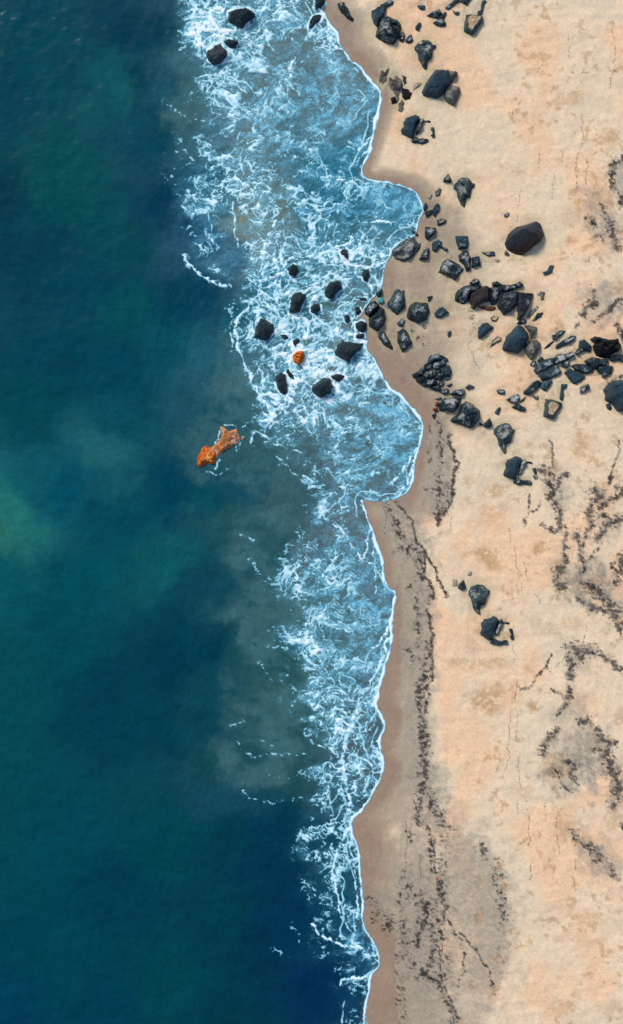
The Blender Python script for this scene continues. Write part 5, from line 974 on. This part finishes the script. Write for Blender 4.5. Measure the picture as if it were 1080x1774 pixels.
# ------------------------------------------------------------------ wrack: dark weed, crumbs and splinters lying on the sand
def shards(name, pts, rng, size, mat_, **props):
    """many small crooked flakes, each a five sided low pyramid, in one mesh"""
    n = len(pts); vs = []; fs = []
    co = np.zeros((n, 6, 3), np.float32)
    for kx in range(5):
        a = rng.rand(n)*.9+kx*2*math.pi/5; r = size*(.45+.9*rng.rand(n))
        el = 1
        co[:, kx, 0] = np.cos(a)*r; co[:, kx, 1] = np.sin(a)*r; co[:, kx, 2] = -.02
    rot = rng.rand(n)*math.pi; stt = 1+rng.rand(n)*2.0
    x = co[:, :, 0]*stt[:, None]; y = co[:, :, 1]/np.sqrt(stt)[:, None]
    co[:, :, 0] = x*np.cos(rot)[:, None]-y*np.sin(rot)[:, None]; co[:, :, 1] = x*np.sin(rot)[:, None]+y*np.cos(rot)[:, None]
    co[:, 5, 2] = size*.6*(.4+rng.rand(n))
    P = np.array(pts, np.float32); co += P[:, None, :]
    tri = np.array([[k, (k+1) % 5, 5] for k in range(5)]); F = (tri[None]+(np.arange(n)*6)[:, None, None]).reshape(-1, 3)
    me = bpy.data.meshes.new(name); me.vertices.add(n*6); me.vertices.foreach_set('co', co.ravel())
    me.loops.add(len(F)*3); me.loops.foreach_set('vertex_index', F.ravel().astype(np.int32)); me.polygons.add(len(F))
    me.polygons.foreach_set('loop_start', np.arange(0, len(F)*3, 3, dtype=np.int32)); me.polygons.foreach_set('loop_total', np.full(len(F), 3, np.int32))
    me.update(calc_edges=True); return link(name, me, mat_, **props)
def weed_mat(name, a, b_):
    m, nt, b = mat(name, .95); b.inputs['Specular IOR Level'].default_value = .08; g = N(nt, 'ShaderNodeNewGeometry'); nt.links.new(ramp(nt, g.outputs['Random Per Island'], [(.3, a), (.9, b_)]), b.inputs['Base Color']); return m
m_weed = weed_mat('dark_weed', (.006, .006, .009), (.035, .03, .032)); m_crumb = weed_mat('weed_crumbs', (.03, .022, .02), (.22, .15, .10)); m_shell = weed_mat('shell_bits', (.55, .5, .45), (.8, .8, .78))
rng = np.random.RandomState(4)
cx = np.arange(600, 1100, 2., dtype=np.float32); cy = np.arange(-20, 1800, 2., dtype=np.float32); GX, GY = np.meshgrid(cx, cy)
WD = wrack_density(GX, GY); cl = clump(GX, GY); WDc = sst(.02, .2, WD)*(sst(.635-.20*WD, .70-.20*WD, cl)+.05*WD)
def scatter(dens, n):
    p = dens.ravel().astype(np.float64); p /= p.sum(); k = rng.choice(p.size, n, p=p); u = GX.ravel()[k]+rng.rand(n)*2; v = GY.ravel()[k]+rng.rand(n)*2
    out = []
    for a, b_ in zip(u, v): x, y = P2(a, b_); out.append((x, y, sand_z(a, b_)))
    return out
shards('wrack_weed', scatter(WDc, 34000), rng, .037, m_weed, kind='stuff', label='dark seaweed wrack strewn in ragged bands along the upper beach', category='seaweed')
pts = []
for L_ in CRACKS:
    Ls = smooth_line(L_, 2)
    for a, b_ in zip(Ls[:-1], Ls[1:]):
        dl = math.hypot(b_[0]-a[0], b_[1]-a[1]); n = max(1, int(dl*1.3))
        for k in range(n):
            t = rng.rand(); u = a[0]+(b_[0]-a[0])*t; v = a[1]+(b_[1]-a[1])*t
            if float(fbm(np.array([[u/14]]), np.array([[v/14]]), 2, 9)[0, 0]) < .42: continue
            u += (float(fbm(np.array([[u/12]]), np.array([[v/12]]), 3, 10)[0, 0])-.5)*9+rng.randn()*.5; v += rng.randn()*.6
            x, y = P2(u, v); pts.append((x, y, sand_z(u, v)))
shards('strand_lines', pts, rng, .042, m_weed, kind='stuff', label='thin broken strand lines of dark crumbs left on the dry sand', category='seaweed')
sdg = sdist(GX, GY); dd = (sdg > 12)*(.15+GREY_D) if False else (sdg > 12)*(.12+sst(.5, .7, fbm(GX/25, GY/25, 4, 511))+2.5*(WD > .05))
shards('beach_crumbs', scatter(dd, 9000), rng, .026, m_crumb, kind='stuff', label='tiny brown crumbs scattered all over the sand', category='debris')
shards('shell_bits', scatter((sdg > 12)*(.02+(WD > .06)), 260), rng, .03, m_shell, kind='stuff', label='tiny white shell bits among the seaweed wrack', category='shells')

# ------------------------------------------------------------------ small coloured flotsam
def float_obj():
    u, v = 660, 521; x, y = P2(u, v); n = 20; r = .24
    vs = []; fs = []; prof = [(.24, 0), (.27, .06), (.25, .15), (.17, .22), (.08, .245), (.07, .21), (0.001, .20)]
    for rr, zz in prof:
        for k in range(n): vs.append((rr*math.cos(2*math.pi*k/n), rr*math.sin(2*math.pi*k/n), zz))
    for i in range(len(prof)-1):
        for k in range(n): fs.append((i*n+k, i*n+(k+1) % n, (i+1)*n+(k+1) % n, (i+1)*n+k))
    me = bpy.data.meshes.new('float'); me.from_pydata(vs, [], fs); me.update()
    for p in me.polygons: p.use_smooth = True
    m, nt, b = mat('turquoise_plastic', .4); c = ramp(nt, noise(nt, 8, 4, .6), [(.3, (.02, .25, .25)), (.7, (.07, .42, .40))]); nt.links.new(c, b.inputs['Base Color'])
    link('fishing_float', me, m, None, (x, y, .03), label='round turquoise float lying at the waterline above the split boulder', category='float')
float_obj()
def scrap(u, v, w, h, colr, lab, rot):
    x, y = P2(u, v); vs = []; nx, ny = 7, 5; r_ = random.Random(int(u))
    for j in range(ny):
        for i in range(nx): vs.append((((i/(nx-1))-.5)*w, ((j/(ny-1))-.5)*h*(1+.3*math.sin(i)), .03+.04*r_.random()))
    fs = [(j*nx+i, j*nx+i+1, (j+1)*nx+i+1, (j+1)*nx+i) for j in range(ny-1) for i in range(nx-1)]
    me = bpy.data.meshes.new('plastic_scrap'); me.from_pydata(vs, [], fs); me.update()
    m, nt, b = mat('scrap', .5); c = ramp(nt, noise(nt, 9), [(.3, tuple(.7*q for q in colr)), (.7, colr)]); nt.links.new(c, b.inputs['Base Color'])
    o = link('plastic_scrap', me, m, None, (x, y, sand_z(u, v)), label=lab, category='litter'); o.rotation_euler.z = rot
    sm = o.modifiers.new('thick', 'SOLIDIFY'); sm.thickness = .01
scrap(670, 531, .38, .14, (.05, .22, .45), 'crumpled blue plastic scrap between the turquoise float and the faceted blue rock', -.9)
scrap(757.5, 1521, .2, .16, (.5, .05, .06), 'small red scrap in the lower seaweed band', .3)
scrap(864, 1511, .22, .12, (.45, .7, .6), 'small pale green scrap on grey sand right of the lower seaweed band', .2)
scrap(782.5, 445, .12, .14, (.75, .3, .05), 'tiny orange scrap above the white streaked angular rock', .2)
